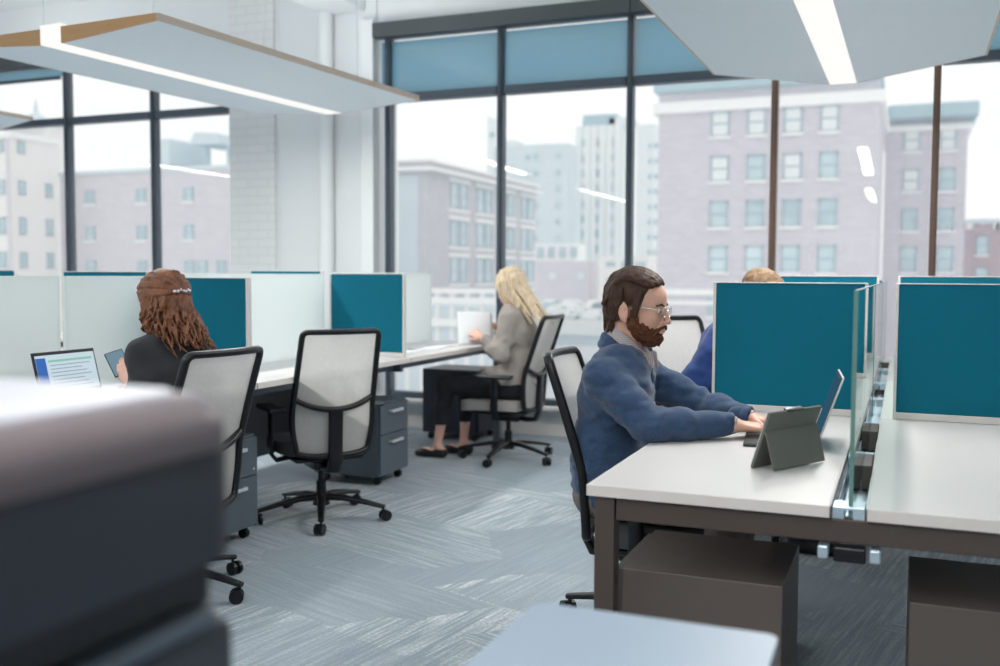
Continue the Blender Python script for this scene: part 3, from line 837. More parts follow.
# ------------------------------------------------------------------ outside
GZ = -9.0
M['ground'] = mat('pale snowy asphalt lot', (.80, .82, .84), .95, var=.15, scale=.12, bump=0)
M['brickL'] = brickmat('washed out violet grey brick', (0.62, 0.60, 0.65), (0.69, 0.665, 0.71), (0.78, 0.77, 0.80), .6, .2, .9, bumps=0)  # facade colours lifted pale to hold the overexposed, washed-out daylight
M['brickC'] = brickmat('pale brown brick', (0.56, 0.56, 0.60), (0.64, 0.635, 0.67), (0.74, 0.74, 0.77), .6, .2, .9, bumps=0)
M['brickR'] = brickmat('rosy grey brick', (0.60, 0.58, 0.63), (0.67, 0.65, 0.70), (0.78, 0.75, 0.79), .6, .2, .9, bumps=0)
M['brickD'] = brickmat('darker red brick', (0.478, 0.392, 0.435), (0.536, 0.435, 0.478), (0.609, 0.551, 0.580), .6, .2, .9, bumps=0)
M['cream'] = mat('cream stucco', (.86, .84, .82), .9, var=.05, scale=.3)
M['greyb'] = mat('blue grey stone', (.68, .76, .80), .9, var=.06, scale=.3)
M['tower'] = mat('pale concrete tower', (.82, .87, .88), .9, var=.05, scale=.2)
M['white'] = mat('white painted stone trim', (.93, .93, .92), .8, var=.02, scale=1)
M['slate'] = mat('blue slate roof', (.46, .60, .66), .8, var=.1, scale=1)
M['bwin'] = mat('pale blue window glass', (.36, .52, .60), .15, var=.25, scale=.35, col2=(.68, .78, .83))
M['bwhite'] = mat('blind lit window glass', (.84, .86, .86), .3, var=.08, scale=.4)
M['fglass'] = mat('window frame teal grey', (.42, .54, .60), .5)
gr = B(-260, 160, 20, 420, GZ - .5, GZ).build('ground', M['ground']); tag(gr, kind='structure')
def building(name, lab, x0, x1, y0, y1, z1, m_, z0=GZ, cor=None, cat='building', grp=None):
    t = thing(name, lab, cat, ((x0 + x1) / 2, (y0 + y1) / 2, z0), group=grp)
    cx, cy = (x0 + x1) / 2, (y0 + y1) / 2
    G().box(x0 - cx, x1 - cx, y0 - cy, y1 - cy, 0, z1 - z0).build('wall', m_, t)
    t['_c'] = (cx, cy, z0)
    if cor:
        mm, h_, o_, dz = cor
        G().box(x0 - cx - o_, x1 - cx + o_, y0 - cy - o_, y1 - cy + o_, z1 - z0 - dz, z1 - z0 - dz + h_, .05).build('cornice', mm, t)
    return t
def win(t, a0, a1, z0, z1, face, at_, m_='bwin', sill=True, fr='fglass'):
    """a window on a wall: face 'y' (wall at y=at_, looking -y) or 'x' (wall at x=at_, looking +x)"""
    cx, cy, cz = t['_c']
    w = G(); p = G(); s = G()
    f = .09
    if face == 'y':
        def bx(g, u0, u1, v0, v1, o0, o1): g.box(u0 - cx, u1 - cx, at_ - o1 - cy, at_ - o0 - cy, v0 - cz, v1 - cz)
    else:
        def bx(g, u0, u1, v0, v1, o0, o1): g.box(at_ + o0 - cx, at_ + o1 - cx, u0 - cy, u1 - cy, v0 - cz, v1 - cz)
    bx(w, a0, a1, z0, z0 + f, 0, .08); bx(w, a0, a1, z1 - f, z1, 0, .08); bx(w, a0, a0 + f, z0, z1, 0, .08); bx(w, a1 - f, a1, z0, z1, 0, .08)
    zm = (z0 + z1) / 2; bx(w, a0, a1, zm - f / 2, zm + f / 2, 0, .07)
    o = w.build('window', M[fr], t, fix=False)
    bx(p, a0 + f, a1 - f, z0 + f, z1 - f, 0, .03); p.build('pane', M[m_], o, fix=False)
    if sill:
        bx(s, a0 - .12, a1 + .12, z0 - .16, z0, 0, .16); s.build('sill', M['white'], o, fix=False)
def band(t, name, a0, a1, z0, z1, face, at_, m_='white', o=.12):
    cx, cy, cz = t['_c']
    if face == 'y': g = G().box(a0 - cx, a1 - cx, at_ - o - cy, at_ - cy, z0 - cz, z1 - cz)
    else: g = G().box(at_ - cx, at_ + o - cx, a0 - cy, a1 - cy, z0 - cz, z1 - cz)
    g.build(name, M[m_], t)
def dd(x, Y): return .3778 * -x + .9259 * Y
def zz(py, px, Y): return H - (py - (274.5 + (px - 500) * .005)) / 985 * dd(gx(px, Y), Y)

# right brick block facing us
Y0 = 62.0
t = building('brick_building', 'rosy brick block with white framed windows seen through the centre right panes', gx(656, Y0), gx(874, Y0), Y0, Y0 + 14, zz(90, 760, Y0), M['brickR'], cor=(M['white'], .7, .35, 1.3))
cx_, cy_, cz_ = t['_c']
G().box(gx(652, Y0) - cx_, gx(877, Y0) - cx_, -7.5, 7.5, zz(90, 760, Y0) - cz_, zz(80, 760, Y0) - cz_, .1).build('roof_edge', M['slate'], t)
for r, (ya, yb, mt_) in enumerate(((111, 136, 'bwhite'), (156, 181, 'bwhite'), (201, 227, 'bwin'), (246, 272, 'bwin'), (291, 317, 'bwin'))):
    for c, px in enumerate((717, 753, 789, 825)):
        mm = mt_ if not (r == 1 and c % 2) else 'bwin'
        win(t, gx(px - 9, Y0), gx(px + 9, Y0), zz(yb, 760, Y0), zz(ya, 760, Y0), 'y', Y0, mm)
band(t, 'stone_band', gx(656, Y0), gx(874, Y0), zz(296, 760, Y0), zz(290, 760, Y0), 'y', Y0)
band(t, 'stone_band', gx(656, Y0), gx(874, Y0), zz(306, 760, Y0), zz(302, 760, Y0), 'y', Y0)
# its wing set back on the right
Y1 = 77.0
t = building('brick_wing', 'lower brick wing with slate eaves right of the rosy brick block', gx(872, Y1) + .6, gx(962, Y1), Y1, Y1 + 12, zz(122, 920, Y1), M['brickR'], cor=(M['white'], .45, .3, .8))
cx_, cy_, cz_ = t['_c']
G().box(gx(874, Y1) + .6 - cx_, gx(972, Y1) - cx_, -7.2, 7, zz(122, 920, Y1) - cz_, zz(108, 920, Y1) - cz_, .15).build('eaves', M['slate'], t)
for r, (ya, yb) in enumerate(((130, 152), (170, 192), (209, 231), (247, 272))):
    for c, px in enumerate((907, 943)):
        win(t, gx(px - 8, Y1), gx(px + 8, Y1), zz(yb, 925, Y1), zz(ya, 925, Y1), 'y', Y1, 'bwhite' if r == 0 or (r == 1 and c == 0) else 'bwin')
Y2 = 95.0
t = building('brick_house', 'low dark brick building at the right edge of the view', gx(955, Y2), gx(1060, Y2), Y2, Y2 + 15, zz(220, 980, Y2), M['brickD'], cor=(M['greyb'], .4, .2, .35))
for px in (980, 1010):
    win(t, gx(px - 6, Y2), gx(px + 6, Y2), zz(255, 980, Y2), zz(236, 980, Y2), 'y', Y2)
    win(t, gx(px - 6, Y2), gx(px + 6, Y2), zz(290, 980, Y2), zz(268, 980, Y2), 'y', Y2)
    # arched white keystones
    cx_, cy_, cz_ = t['_c']; g = G()
    for a in (-45, 0, 45):
        xx = gx(px, Y2) + 1.5 * math.sin(math.radians(a)) - cx_; z_ = zz(238, 980, Y2) + 1.4 * math.cos(math.radians(a)) - cz_
        g.box(xx - .25, xx + .25, -15 / 2 - .15, -15 / 2, z_ - .25, z_ + .25)
    g.build('keystones', M['white'], t)

# centre left brick block, its long side running away from us
YC = 77.0; xc = gx(427, YC); xl = gx(398, YC)
zt_ = zz(162, 427, YC)
t = building('brick_building', 'corner brick block with white cornice left of the blonde woman', xl, xc, YC, 104, zt_, M['brickC'])
cx_, cy_, cz_ = t['_c']
for (o_, za, zb) in ((.5, 160, 163), (.9, 168, 172)):
    G().box(xl - cx_ - .1, xc - cx_ + o_, YC - cy_ - o_, 104 - cy_ + .3, zz(zb, 427, YC) - cz_, zz(za, 427, YC) - cz_, .05).build('cornice', M['white'], t)
B(xl - cx_ - .02, xc - cx_ - .9, YC - cy_ - .06, YC - cy_, 0, zt_ - cz_ - 1.2).build('side_render', M['greyb'], t)
fl_h = 3.42
for b in range(4):
    ya = 81.3 + b * 6.0
    for r in range(6):
        zb = zz(210, 450, 81.3) - r * fl_h + .2
        for k in range(2):
            win(t, ya + .35 + k * 2.1, ya + 1.95 + k * 2.1, zb, zb + 2.3, 'x', xc, 'bwin', sill=False)
        band(t, 'lintel', ya, ya + 4.6, zb + 2.35, zb + 2.75, 'x', xc); band(t, 'lintel', ya, ya + 4.6, zb - .35, zb - .05, 'x', xc)
# white decks of the parking structure below it
Y3 = 66.0
t = building('parking_structure', 'white banded parking decks behind the blonde woman', gx(392, Y3), gx(497, Y3), Y3, Y3 + 9, zz(306, 440, Y3), M['greyb'])
for ya, yb in ((288, 293), (297, 303), (318, 326)):
    band(t, 'parapet', gx(388, Y3), gx(500, Y3), zz(yb, 440, Y3), zz(ya, 440, Y3), 'y', Y3 - .2, o=.3)
cx_, cy_, cz_ = t['_c']
for px in range(392, 500, 15):
    g = G().box(gx(px, Y3) - cx_ - .15, gx(px, Y3) - cx_ + .15, -4.6, -4.3, 0, zz(290, 440, Y3) - cz_); g.build('post', M['white'], t)

# the pale towers behind
def grid_tower(name, lab, pxa, pxb, Y, pytop, m_, rows, cols, wpx, hpx, pyfirst, dpy, wm='bwin', ribs=0, cap=None, grp=None):
    x0, x1 = gx(pxa, Y), gx(pxb, Y + 7)
    pm = (pxa + pxb) / 2
    t = building(name, lab, x0, x1, Y, Y + 7, zz(pytop, pm, Y), m_)
    for r in range(rows):
        for c in cols:
            a = gx(c - wpx / 2, Y); b = gx(c + wpx / 2, Y)
            win(t, a, b, zz(pyfirst + r * dpy + hpx, pm, Y), zz(pyfirst + r * dpy, pm, Y), 'y', Y, wm, sill=False)
    cx, cy, cz = t['_c']
    for i in range(ribs):
        x = x0 + (x1 - x0) * (i + .5) / ribs
        G().box(x - cx - .35, x - cx + .35, -4, -3.5, 0, zz(pytop, pm, Y) - cz).build('rib', M['white'], t)
    if cap:
        for (a, b, ya, mm) in cap:
            G().box(gx(a, Y) - cx, gx(b, Y) - cx, -3, 3, zz(pytop, pm, Y) - cz, zz(ya, pm, Y) - cz).build('roof_box', M[mm], t)
    return t
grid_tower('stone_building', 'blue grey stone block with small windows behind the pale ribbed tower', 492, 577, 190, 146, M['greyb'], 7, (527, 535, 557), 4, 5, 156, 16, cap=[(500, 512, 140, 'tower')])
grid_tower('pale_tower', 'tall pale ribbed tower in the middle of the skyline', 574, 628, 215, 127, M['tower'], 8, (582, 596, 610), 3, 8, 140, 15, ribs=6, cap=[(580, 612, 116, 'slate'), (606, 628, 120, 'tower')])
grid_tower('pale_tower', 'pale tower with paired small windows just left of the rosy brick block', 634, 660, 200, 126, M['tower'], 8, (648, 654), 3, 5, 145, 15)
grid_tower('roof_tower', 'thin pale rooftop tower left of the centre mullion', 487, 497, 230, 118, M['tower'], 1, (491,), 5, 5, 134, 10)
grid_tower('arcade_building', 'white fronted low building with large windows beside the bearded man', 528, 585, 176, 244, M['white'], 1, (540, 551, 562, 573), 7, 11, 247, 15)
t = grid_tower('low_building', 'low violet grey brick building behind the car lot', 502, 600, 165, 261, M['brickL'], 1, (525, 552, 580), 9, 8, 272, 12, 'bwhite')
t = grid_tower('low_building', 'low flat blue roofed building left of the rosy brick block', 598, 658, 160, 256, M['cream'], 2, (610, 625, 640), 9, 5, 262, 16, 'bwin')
# left window: brick block, cream block, roof boxes
Y5 = 60.0
t = building('brick_building', 'violet grey brick block seen through the two left panes', gx(62, Y5), gx(300, Y5), Y5, Y5 + 8, zz(170, 150, Y5), M['brickL'], cor=(M['greyb'], .3, .15, .25))
for px in (92, 143, 190, 268, 285):
    for (ya, yb) in ((190, 203), (226, 240), (261, 274), (294, 306)):
        win(t, gx(px - 4.5, Y5), gx(px + 4.5, Y5), zz(yb, 150, Y5), zz(ya, 150, Y5), 'y', Y5)
for px in (203, 222):
    win(t, gx(px - 4.5, Y5), gx(px + 4.5, Y5), zz(274, 150, Y5), zz(261, 150, Y5), 'y', Y5)
cx_, cy_, cz_ = t['_c']
zr = zz(170, 150, Y5)
for (a, b, ya, mm) in ((141, 153, 137, 'greyb'), (214, 240, 120, 'tower')):
    G().box(gx(a, Y5) - cx_, gx(b, Y5) - cx_, -2, 3, zr - cz_, zz(ya, 150, Y5) - cz_).build('roof_box', M[mm], t)
G().prism([(gx(165, Y5) - cx_, zz(142, 150, Y5) - cz_), (gx(170, Y5) - cx_, zz(130, 150, Y5) - cz_), (gx(192, Y5) - cx_, zz(132, 150, Y5) - cz_), (gx(198, Y5) - cx_, zz(143, 150, Y5) - cz_)],
          lambda p: (p[0], -1, p[1]), lambda p: (p[0], 3, p[1])).build('roof_hood', M['greyb'], t)
for a in (170, 192):
    G().box(gx(a, Y5) - cx_ - .15, gx(a, Y5) - cx_ + .15, .5, .8, zr - cz_, zz(142, 150, Y5) - cz_).build('roof_post', M['greyb'], t)
Y6 = 54.0
xr_ = gx(60, 58.4)
t = building('cream_building', 'cream stucco building at the far left window edge', gx(-80, Y6), xr_, Y6, 58.4, zz(134, 30, Y6), M['cream'], cor=(M['white'], .4, .2, .3))
for px in (-50, -25, 4):
    for (ya, yb) in ((140, 152), (180, 194), (217, 234), (252, 268)):
        win(t, gx(px - 3.5, Y6), gx(px + 3.5, Y6), zz(yb, 30, Y6), zz(ya, 30, Y6), 'y', Y6, sill=False)
for yy in (54.7, 57.2):
    for (ya, yb) in ((140, 152), (180, 194), (217, 234), (252, 268)):
        if yy > 56 and ya < 170: continue
        win(t, yy, yy + .62, zz(yb, 30, Y6), zz(ya, 30, Y6), 'x', xr_, sill=False)
band(t, 'pilaster', gx(10, Y6), xr_, GZ, zz(134, 30, Y6), 'y', Y6, 'brickR', .1)
# domed building with spire behind it
t = thing('dome_building', 'pale dome with a small spire above the cream building', 'building', (gx(40, 116), 116, GZ))
hh = zz(122, 46, 110) - GZ; hw_ = (gx(66, 110) - gx(24, 110)) / 2
B(-hw_ * 1.1, hw_ * 1.1, -2, 2, 0, hh).build('drum', M['cream'], t)
g = G(); ps = [(hw_ * 1.25, 0), (hw_ * .9, .5), (hw_ * .55, 1.3), (hw_ * .25, 2.0), (.35, 2.4), (.3, 3.2), (.05, 4.6)]
n = 24
vs = [(r * math.cos(2 * PI * k / n), r * math.sin(2 * PI * k / n), hh + z) for r, z in ps for k in range(n)]
g.add(vs, [(i * n + k, i * n + (k + 1) % n, (i + 1) * n + (k + 1) % n, (i + 1) * n + k) for i in range(len(ps) - 1) for k in range(n)])
g.build('dome', M['greyb'], t, smooth=50)

# parked cars in the lot below
M['carw'] = mat('white car paint', (.80, .80, .80), .25, var=.02, coat=.5)
M['carb'] = mat('pale blue grey car paint', (.42, .52, .58), .25, var=.02, coat=.5)
M['card'] = mat('muted dark car paint', (.20, .25, .29), .25, var=.02, coat=.5)
M['carg'] = mat('car glass', (.22, .32, .38), .1)
def make_car(paint):
    t = thing('car', 'small parked car in the bright lots outside the windows', 'car', (0, 0, 0), 0, 'parked cars in the lots outside')
    prof = [(-2.2, .35), (-2.25, .8), (-1.9, .95), (-1.45, 1.42), (-.3, 1.5), (.6, 1.42), (1.2, .98), (2.0, .85), (2.2, .65), (2.2, .35)]
    def cr(p, s): return (p[0], s * (.88 if p[1] < 1 else .68), p[1])
    G().prism(prof, lambda p: cr(p, -1), lambda p: cr(p, 1)).build('car_body', M[paint], t)
    g = G()
    for s in (-1, 1):
        wn = [(-1.55, 1.0), (-1.25, 1.36), (-.3, 1.43), (.5, 1.36), (.95, 1.02)]
        g.prism(wn, lambda p: (p[0], s * (.885 - .47 * (p[1] - 1)), p[1]), lambda p: (p[0], s * (.80 - .47 * (p[1] - 1)), p[1]))
    g.build('side_windows', M['carg'], t)
    for x in (-1.35, 1.35):
        for s in (-1, 1):
            G().tube([(x, s * .70, .33), (x, s * .90, .33)], .33, n=14).build('wheel', M['black'], t)
    return t
protos = [make_car(p) for p in ('carw', 'carb', 'card')]
t = building('parking_deck', 'raised white parking deck with cars on top, between the blonde woman and bearded man', gx(500, 92), gx(648, 92), 92, 160, -3.7, M['greyb'])
cx_, cy_, cz_ = t['_c']
for zz_ in (-4.6, -7.2):
    band(t, 'parapet', gx(500, 92) - .3, gx(648, 92) + .3, zz_, zz_ + 1.5, 'y', 92, o=.3)
rnd = random.Random(4)
spots = []
for Yc, pa, pb, dx in ((58, 500, 612, 3.4), (64, 525, 650, 3.3), (84, 500, 655, 3.2), (98, 506, 640, 3.3), (108, 506, 640, 3.1), (120, 506, 640, 3.2), (134, 506, 640, 3.4), (52, 372, 500, 3.4), (44, 380, 500, 3.6)):
    x = gx(pa, Yc)
    while x < gx(pb, Yc) and len(spots) < 90:
        if rnd.random() > .1: spots.append((x, Yc + rnd.uniform(-.3, .3), rnd.choice((84, 90, 96, 270)), GZ if Yc < 92 else -3.7))
        x += dx
for i, (x, y, r, gz_) in enumerate(spots):
    p = protos[0] if rnd.random() < .5 else rnd.choice(protos[1:])
    if i < 3:
        o = protos[i]; o.location = (x, y, gz_); o.rotation_euler = (0, 0, math.radians(r))
    else: clone(p, (x, y, gz_), math.radians(r))

# ------------------------------------------------------------------ sky light
w = bpy.data.worlds.new('sky'); SC.world = w; w.use_nodes = True
nt = w.node_tree; bg = nt.nodes['Background']
tc = N(nt, 'ShaderNodeTexCoord'); no = N(nt, 'ShaderNodeTexNoise'); no.inputs['Scale'].default_value = 1.5
L(nt, tc.outputs['Generated'], no.inputs['Vector'])
mx = N(nt, 'ShaderNodeMix', data_type='RGBA'); mx.inputs[6].default_value = (.93, .965, 1.0, 1); mx.inputs[7].default_value = (1.0, .99, .975, 1)
L(nt, no.outputs['Fac'], mx.inputs[0]); L(nt, mx.outputs[2], bg.inputs[0]); bg.inputs[1].default_value = SKY
# ------------------------------------------------------------------ signed distance sculpting for bodies, hair and clothes
def vnoise(X, Y, Z, seed=0):
    """smooth value noise, numpy"""
    rs = np.random.RandomState(seed); T = rs.rand(32, 32, 32).astype(np.float32)
    out = 0
    xi = np.floor(X).astype(int); yi = np.floor(Y).astype(int); zi = np.floor(Z).astype(int)
    fx = X - xi; fy = Y - yi; fz = Z - zi
    fx = fx * fx * (3 - 2 * fx); fy = fy * fy * (3 - 2 * fy); fz = fz * fz * (3 - 2 * fz)
    xi &= 31; yi &= 31; zi &= 31
    x1 = (xi + 1) & 31; y1 = (yi + 1) & 31; z1 = (zi + 1) & 31
    def g(a, b, c): return T[a, b, c]
    return (((g(xi, yi, zi) * (1 - fx) + g(x1, yi, zi) * fx) * (1 - fy) + (g(xi, y1, zi) * (1 - fx) + g(x1, y1, zi) * fx) * fy) * (1 - fz)
            + ((g(xi, yi, z1) * (1 - fx) + g(x1, yi, z1) * fx) * (1 - fy) + (g(xi, y1, z1) * (1 - fx) + g(x1, y1, z1) * fx) * fy) * fz)
class SDF:
    def __init__(s, lo, hi, vox):
        s.lo = np.array(lo, float); s.vox = vox
        s.n = np.ceil((np.array(hi, float) - s.lo) / vox).astype(int) + 1
        s.F = np.full(tuple(s.n), .08, np.float32)
        s.ax = [(s.lo[i] + np.arange(s.n[i]) * vox).astype(np.float32) for i in range(3)]
    def reg(s, lo, hi, pad):
        sl = []
        for i in range(3):
            a = int(max(0, math.floor((lo[i] - pad - s.lo[i]) / s.vox))); b = int(min(s.n[i], math.ceil((hi[i] + pad - s.lo[i]) / s.vox) + 1))
            if b <= a: return None, None
            sl.append(slice(a, b))
        X = s.ax[0][sl[0]][:, None, None]; Y = s.ax[1][sl[1]][None, :, None]; Z = s.ax[2][sl[2]][None, None, :]
        return tuple(sl), (X, Y, Z)
    def comb(s, sl, d, k, sub=False):
        A = s.F[sl]
        if sub:
            if k <= 0: s.F[sl] = np.maximum(A, -d); return
            h = np.clip(.5 - .5 * (A + d) / k, 0, 1)
            s.F[sl] = A * (1 - h) + (-d) * h + k * h * (1 - h)
        else:
            if k <= 0: s.F[sl] = np.minimum(A, d); return
            h = np.clip(.5 + .5 * (A - d) / k, 0, 1)
            s.F[sl] = A * (1 - h) + d * h - k * h * (1 - h)
    def cap(s, a, b, ra, rb=None, k=.01, sub=False):
        rb = ra if rb is None else rb
        a = np.array(a, float); b = np.array(b, float)
        lo = np.minimum(a - ra, b - rb); hi = np.maximum(a + ra, b + rb)
        sl, P = s.reg(lo, hi, k + .02)
        if sl is None: return s
        ba = b - a; q = float(ba @ ba) + 1e-12
        px, py, pz = P[0] - a[0], P[1] - a[1], P[2] - a[2]
        h = np.clip((px * ba[0] + py * ba[1] + pz * ba[2]) / q, 0, 1)
        d = np.sqrt((px - h * ba[0]) ** 2 + (py - h * ba[1]) ** 2 + (pz - h * ba[2]) ** 2) - (ra + (rb - ra) * h)
        s.comb(sl, d.astype(np.float32), k, sub); return s
    def chain(s, pts, rs, k=.01, sub=False):
        if not hasattr(rs, '__len__'): rs = [rs] * len(pts)
        for i in range(len(pts) - 1): s.cap(pts[i], pts[i + 1], rs[i], rs[i + 1], k, sub)
        return s
    def ell(s, c, r, R=None, k=.01, sub=False):
        """ellipsoid: centre c (world), radii r, R = 3x3 whose columns are its axes"""
        c = np.array(c, float); r = np.array(r, float)
        R = np.eye(3) if R is None else np.array(R, float)
        ext = np.sqrt(((R * r) ** 2).sum(1))
        sl, P = s.reg(c - ext, c + ext, k + .02)
        if sl is None: return s
        p = [P[i] - c[i] for i in range(3)]
        q = [(p[0] * R[0, j] + p[1] * R[1, j] + p[2] * R[2, j]) for j in range(3)]
        k0 = np.sqrt(sum((q[j] / r[j]) ** 2 for j in range(3))) + 1e-6
        k1 = np.sqrt(sum((q[j] / r[j] ** 2) ** 2 for j in range(3))) + 1e-6
        d = k0 * (k0 - 1) / k1
        s.comb(sl, d.astype(np.float32), k, sub); return s
    def plane(s, pt, nrm, k=0):
        """cut away what lies on the normal's side"""
        pt = np.array(pt, float); n = np.array(nrm, float); n /= np.linalg.norm(n)
        d = -((s.ax[0][:, None, None] - pt[0]) * n[0] + (s.ax[1][None, :, None] - pt[1]) * n[1] + (s.ax[2][None, None, :] - pt[2]) * n[2])
        s.comb((slice(None),) * 3, d.astype(np.float32), k, True); return s
    def wrinkle(s, amp, freq, seed=0, R=None, ridge=False, zone=None):
        m = np.abs(s.F) < .03
        I = np.nonzero(m)
        P = np.stack([s.ax[i][I[i]] for i in range(3)])
        if R is not None: Q = np.array(R, float) @ P
        else: Q = P
        f = freq if hasattr(freq, '__len__') else (freq,) * 3
        n = vnoise(Q[0] * f[0] + 50, Q[1] * f[1] + 50, Q[2] * f[2] + 50, seed) - .5
        if ridge: n = .5 - np.abs(n) * 4
        if zone is not None:
            c, r = zone; n = n * np.clip(1.3 - np.sqrt(((P - np.array(c)[:, None]) ** 2).sum(0)) / r, 0, 1)
        s.F[I] += (amp * n).astype(np.float32); return s
    def build(s, name, m, parent=None, off=(0, 0, 0), smooth=True, iso=0.0, adapt=0):
        g = openvdb.FloatGrid(.08)
        g.copyFromArray(np.ascontiguousarray(np.clip(s.F, -.08, .08)))
        vs, q = g.convertToQuads(isovalue=iso)
        vs = vs * s.vox + s.lo - np.array(off)
        me = bpy.data.meshes.new(name)
        me.vertices.add(len(vs)); me.vertices.foreach_set('co', vs.astype(np.float32).ravel())
        q = q[:, ::-1]
        me.loops.add(len(q) * 4); me.loops.foreach_set('vertex_index', q.astype(np.int32).ravel())
        me.polygons.add(len(q)); me.polygons.foreach_set('loop_start', np.arange(0, len(q) * 4, 4, dtype=np.int32))
        me.update(calc_edges=True); me.validate()
        # drop stray islands, face outwards
        bm = bmesh.new(); bm.from_mesh(me)
        seen = set(); best = []
        for v in bm.verts:
            if v.index in seen: continue
            st = [v]; seen.add(v.index); comp = []
            while st:
                a = st.pop(); comp.append(a)
                for e in a.link_edges:
                    b = e.other_vert(a)
                    if b.index not in seen: seen.add(b.index); st.append(b)
            best.append(comp)
        big = max(len(c) for c in best) if best else 0
        kill = [v for c in best if len(c) < max(60, big * .004) for v in c]
        if kill: bmesh.ops.delete(bm, geom=kill, context='VERTS')
        bmesh.ops.recalc_face_normals(bm, faces=bm.faces)
        bm.to_mesh(me); bm.free()
        me.materials.append(m); me.shade_smooth()
        o = bpy.data.objects.new(name, me); COL.objects.link(o)
        if parent is not None: o.parent = parent
        return o
def A(*v): return np.array(v, float)
def lerp(a, b, t): return np.array(a) * (1 - t) + np.array(b) * t
def unit(v): v = np.array(v, float); return v / np.linalg.norm(v)
def headframe(c, yaw, pitch=0, roll=0):
    """columns = forward, left, up; pitch down positive"""
    R = Matrix.Rotation(yaw, 3, 'Z') @ Matrix.Rotation(pitch, 3, 'Y') @ Matrix.Rotation(roll, 3, 'X')
    R = np.array(R)
    return lambda x, y, z: np.array(c) + R @ np.array([x, y, z]), R
def sculpt_head(S, hp, R, w=1.0, chin=1.0, jaw=1.0):
    e = lambda c, r, k=.012, sub=False, RR=None: S.ell(hp(*c), r, R if RR is None else RR, k, sub)
    e((-.014, 0, .040), (.096, .077 * w, .080))
    e((-.050, 0, .010), (.058, .066 * w, .062), .02)
    e((.028, 0, .030), (.066, .064 * w, .068), .02)          # forehead
    e((.030, 0, -.035), (.056, .058 * w, .072), .02)         # mid face
    e((.030, 0, -.078), (.048 * jaw, .047 * jaw, .036), .025)  # jaw
    e((.070, 0, -.101), (.018 * chin, .020, .015), .022)     # chin
    for s in (-1, 1):
        e((.058, s * .036, -.030), (.026, .020, .020), .02)  # cheek
        S.cap(hp(.080, s * .012, .020), hp(.068, s * .045, .018), .009, .007, .012)   # brow
        e((.094, s * .031, .000), (.016, .017, .011), .012, True)   # socket
        e((.073, s * .031, .000), (.0135, .0150, .0125), .004)       # lids
        e((.101, s * .0095, -.040), (.009, .007, .006), .005)
        e((.104, s * .0065, -.0455), (.0035, .003, .004), .003, True)
        # ear
        S.ell(hp(-.029, s * (.077 * w), -.016), (.022, .0085, .034), R @ np.array(Matrix.Rotation(-.25, 3, 'Y') @ Matrix.Rotation(s * .25, 3, 'Z')), .004)
        S.ell(hp(-.023, s * (.088 * w), -.012), (.012, .006, .020), R, .004, True)
        S.ell(hp(-.016, s * (.077 * w), -.047), (.007, .005, .009), R, .004)
    S.chain([hp(.088, 0, .012), hp(.100, 0, -.012), hp(.112, 0, -.032)], [.0085, .0085, .0085], .01)
    S.ell(hp(.111, 0, -.036), (.0105, .010, .0085), R, .006)
    e((.086, 0, -.062), (.015, .026, .016), .012)
    S.cap(hp(.097, -.016, -.0615), hp(.097, .016, -.0615), .0050, None, .004); S.cap(hp(.099, -.007, -.0595), hp(.099, .007, -.0595), .0048, None, .004)
    S.cap(hp(.096, -.013, -.0715), hp(.096, .013, -.0715), .0062, None, .004)
    S.cap(hp(.104, -.018, -.066), hp(.104, .018, -.066), .0018, None, .003, True)
def hand(S, wrist, d, n, side, curl=(.5, .5, .5, .5), spread=.10, thumb=(.6, .35), sc=1.0, k=.006):
    """d: direction wrist->knuckles, n: back-of-hand normal, side: +1 when the thumb is on the n x d side"""
    d = unit(d); n = np.array(n, float); n = unit(n - d * (n @ d)); t = np.cross(n, d) * side   # towards the thumb
    w = np.array(wrist, float)
    L = .092 * sc
    S.cap(w - d * .03, w + d * .015 * sc, .023 * sc, .024 * sc, .012)
    offs = (.028, .0095, -.0095, -.027); ls = (.070, .078, .073, .058); rr = (.0088, .0090, .0086, .0076)
    for i in range(4):
        a = w + t * offs[i] * .55 * sc + d * .01; kn = w + d * (L - .004 * abs(i - 1.2)) * sc + t * offs[i] * sc
        S.cap(a, kn, .0135 * sc, .0108 * sc, .012)
        dirn = unit(d + t * (offs[i] / .028) * spread); p = kn; ang = 0
        for j, fr in enumerate((.45, .32, .23)):
            ang += curl[i] * (.7 if j == 0 else 1.0)
            v = dirn * math.cos(ang) - n * math.sin(ang)
            q = p + v * ls[i] * fr * sc
            r0 = rr[i] * (1 - .1 * j) * sc
            S.cap(p, q, r0, r0 * .92, .0025 if j else .005); p = q
    b = w + d * .018 * sc + t * .022 * sc
    v1 = unit(d * math.cos(thumb[0]) + t * math.sin(thumb[0]) - n * .25)
    p1 = b + v1 * .042 * sc
    S.cap(b, p1, .0155 * sc, .0115 * sc, .012)
    v2 = unit(d * math.cos(thumb[1]) + t * math.sin(thumb[1]) - n * .35)
    p2 = p1 + v2 * .030 * sc; S.cap(p1, p2, .0105 * sc, .0095 * sc, .003)
    v3 = unit(v2 - t * .25 - n * .1); S.cap(p2, p2 + v3 * .024 * sc, .0095 * sc, .0075 * sc, .002)
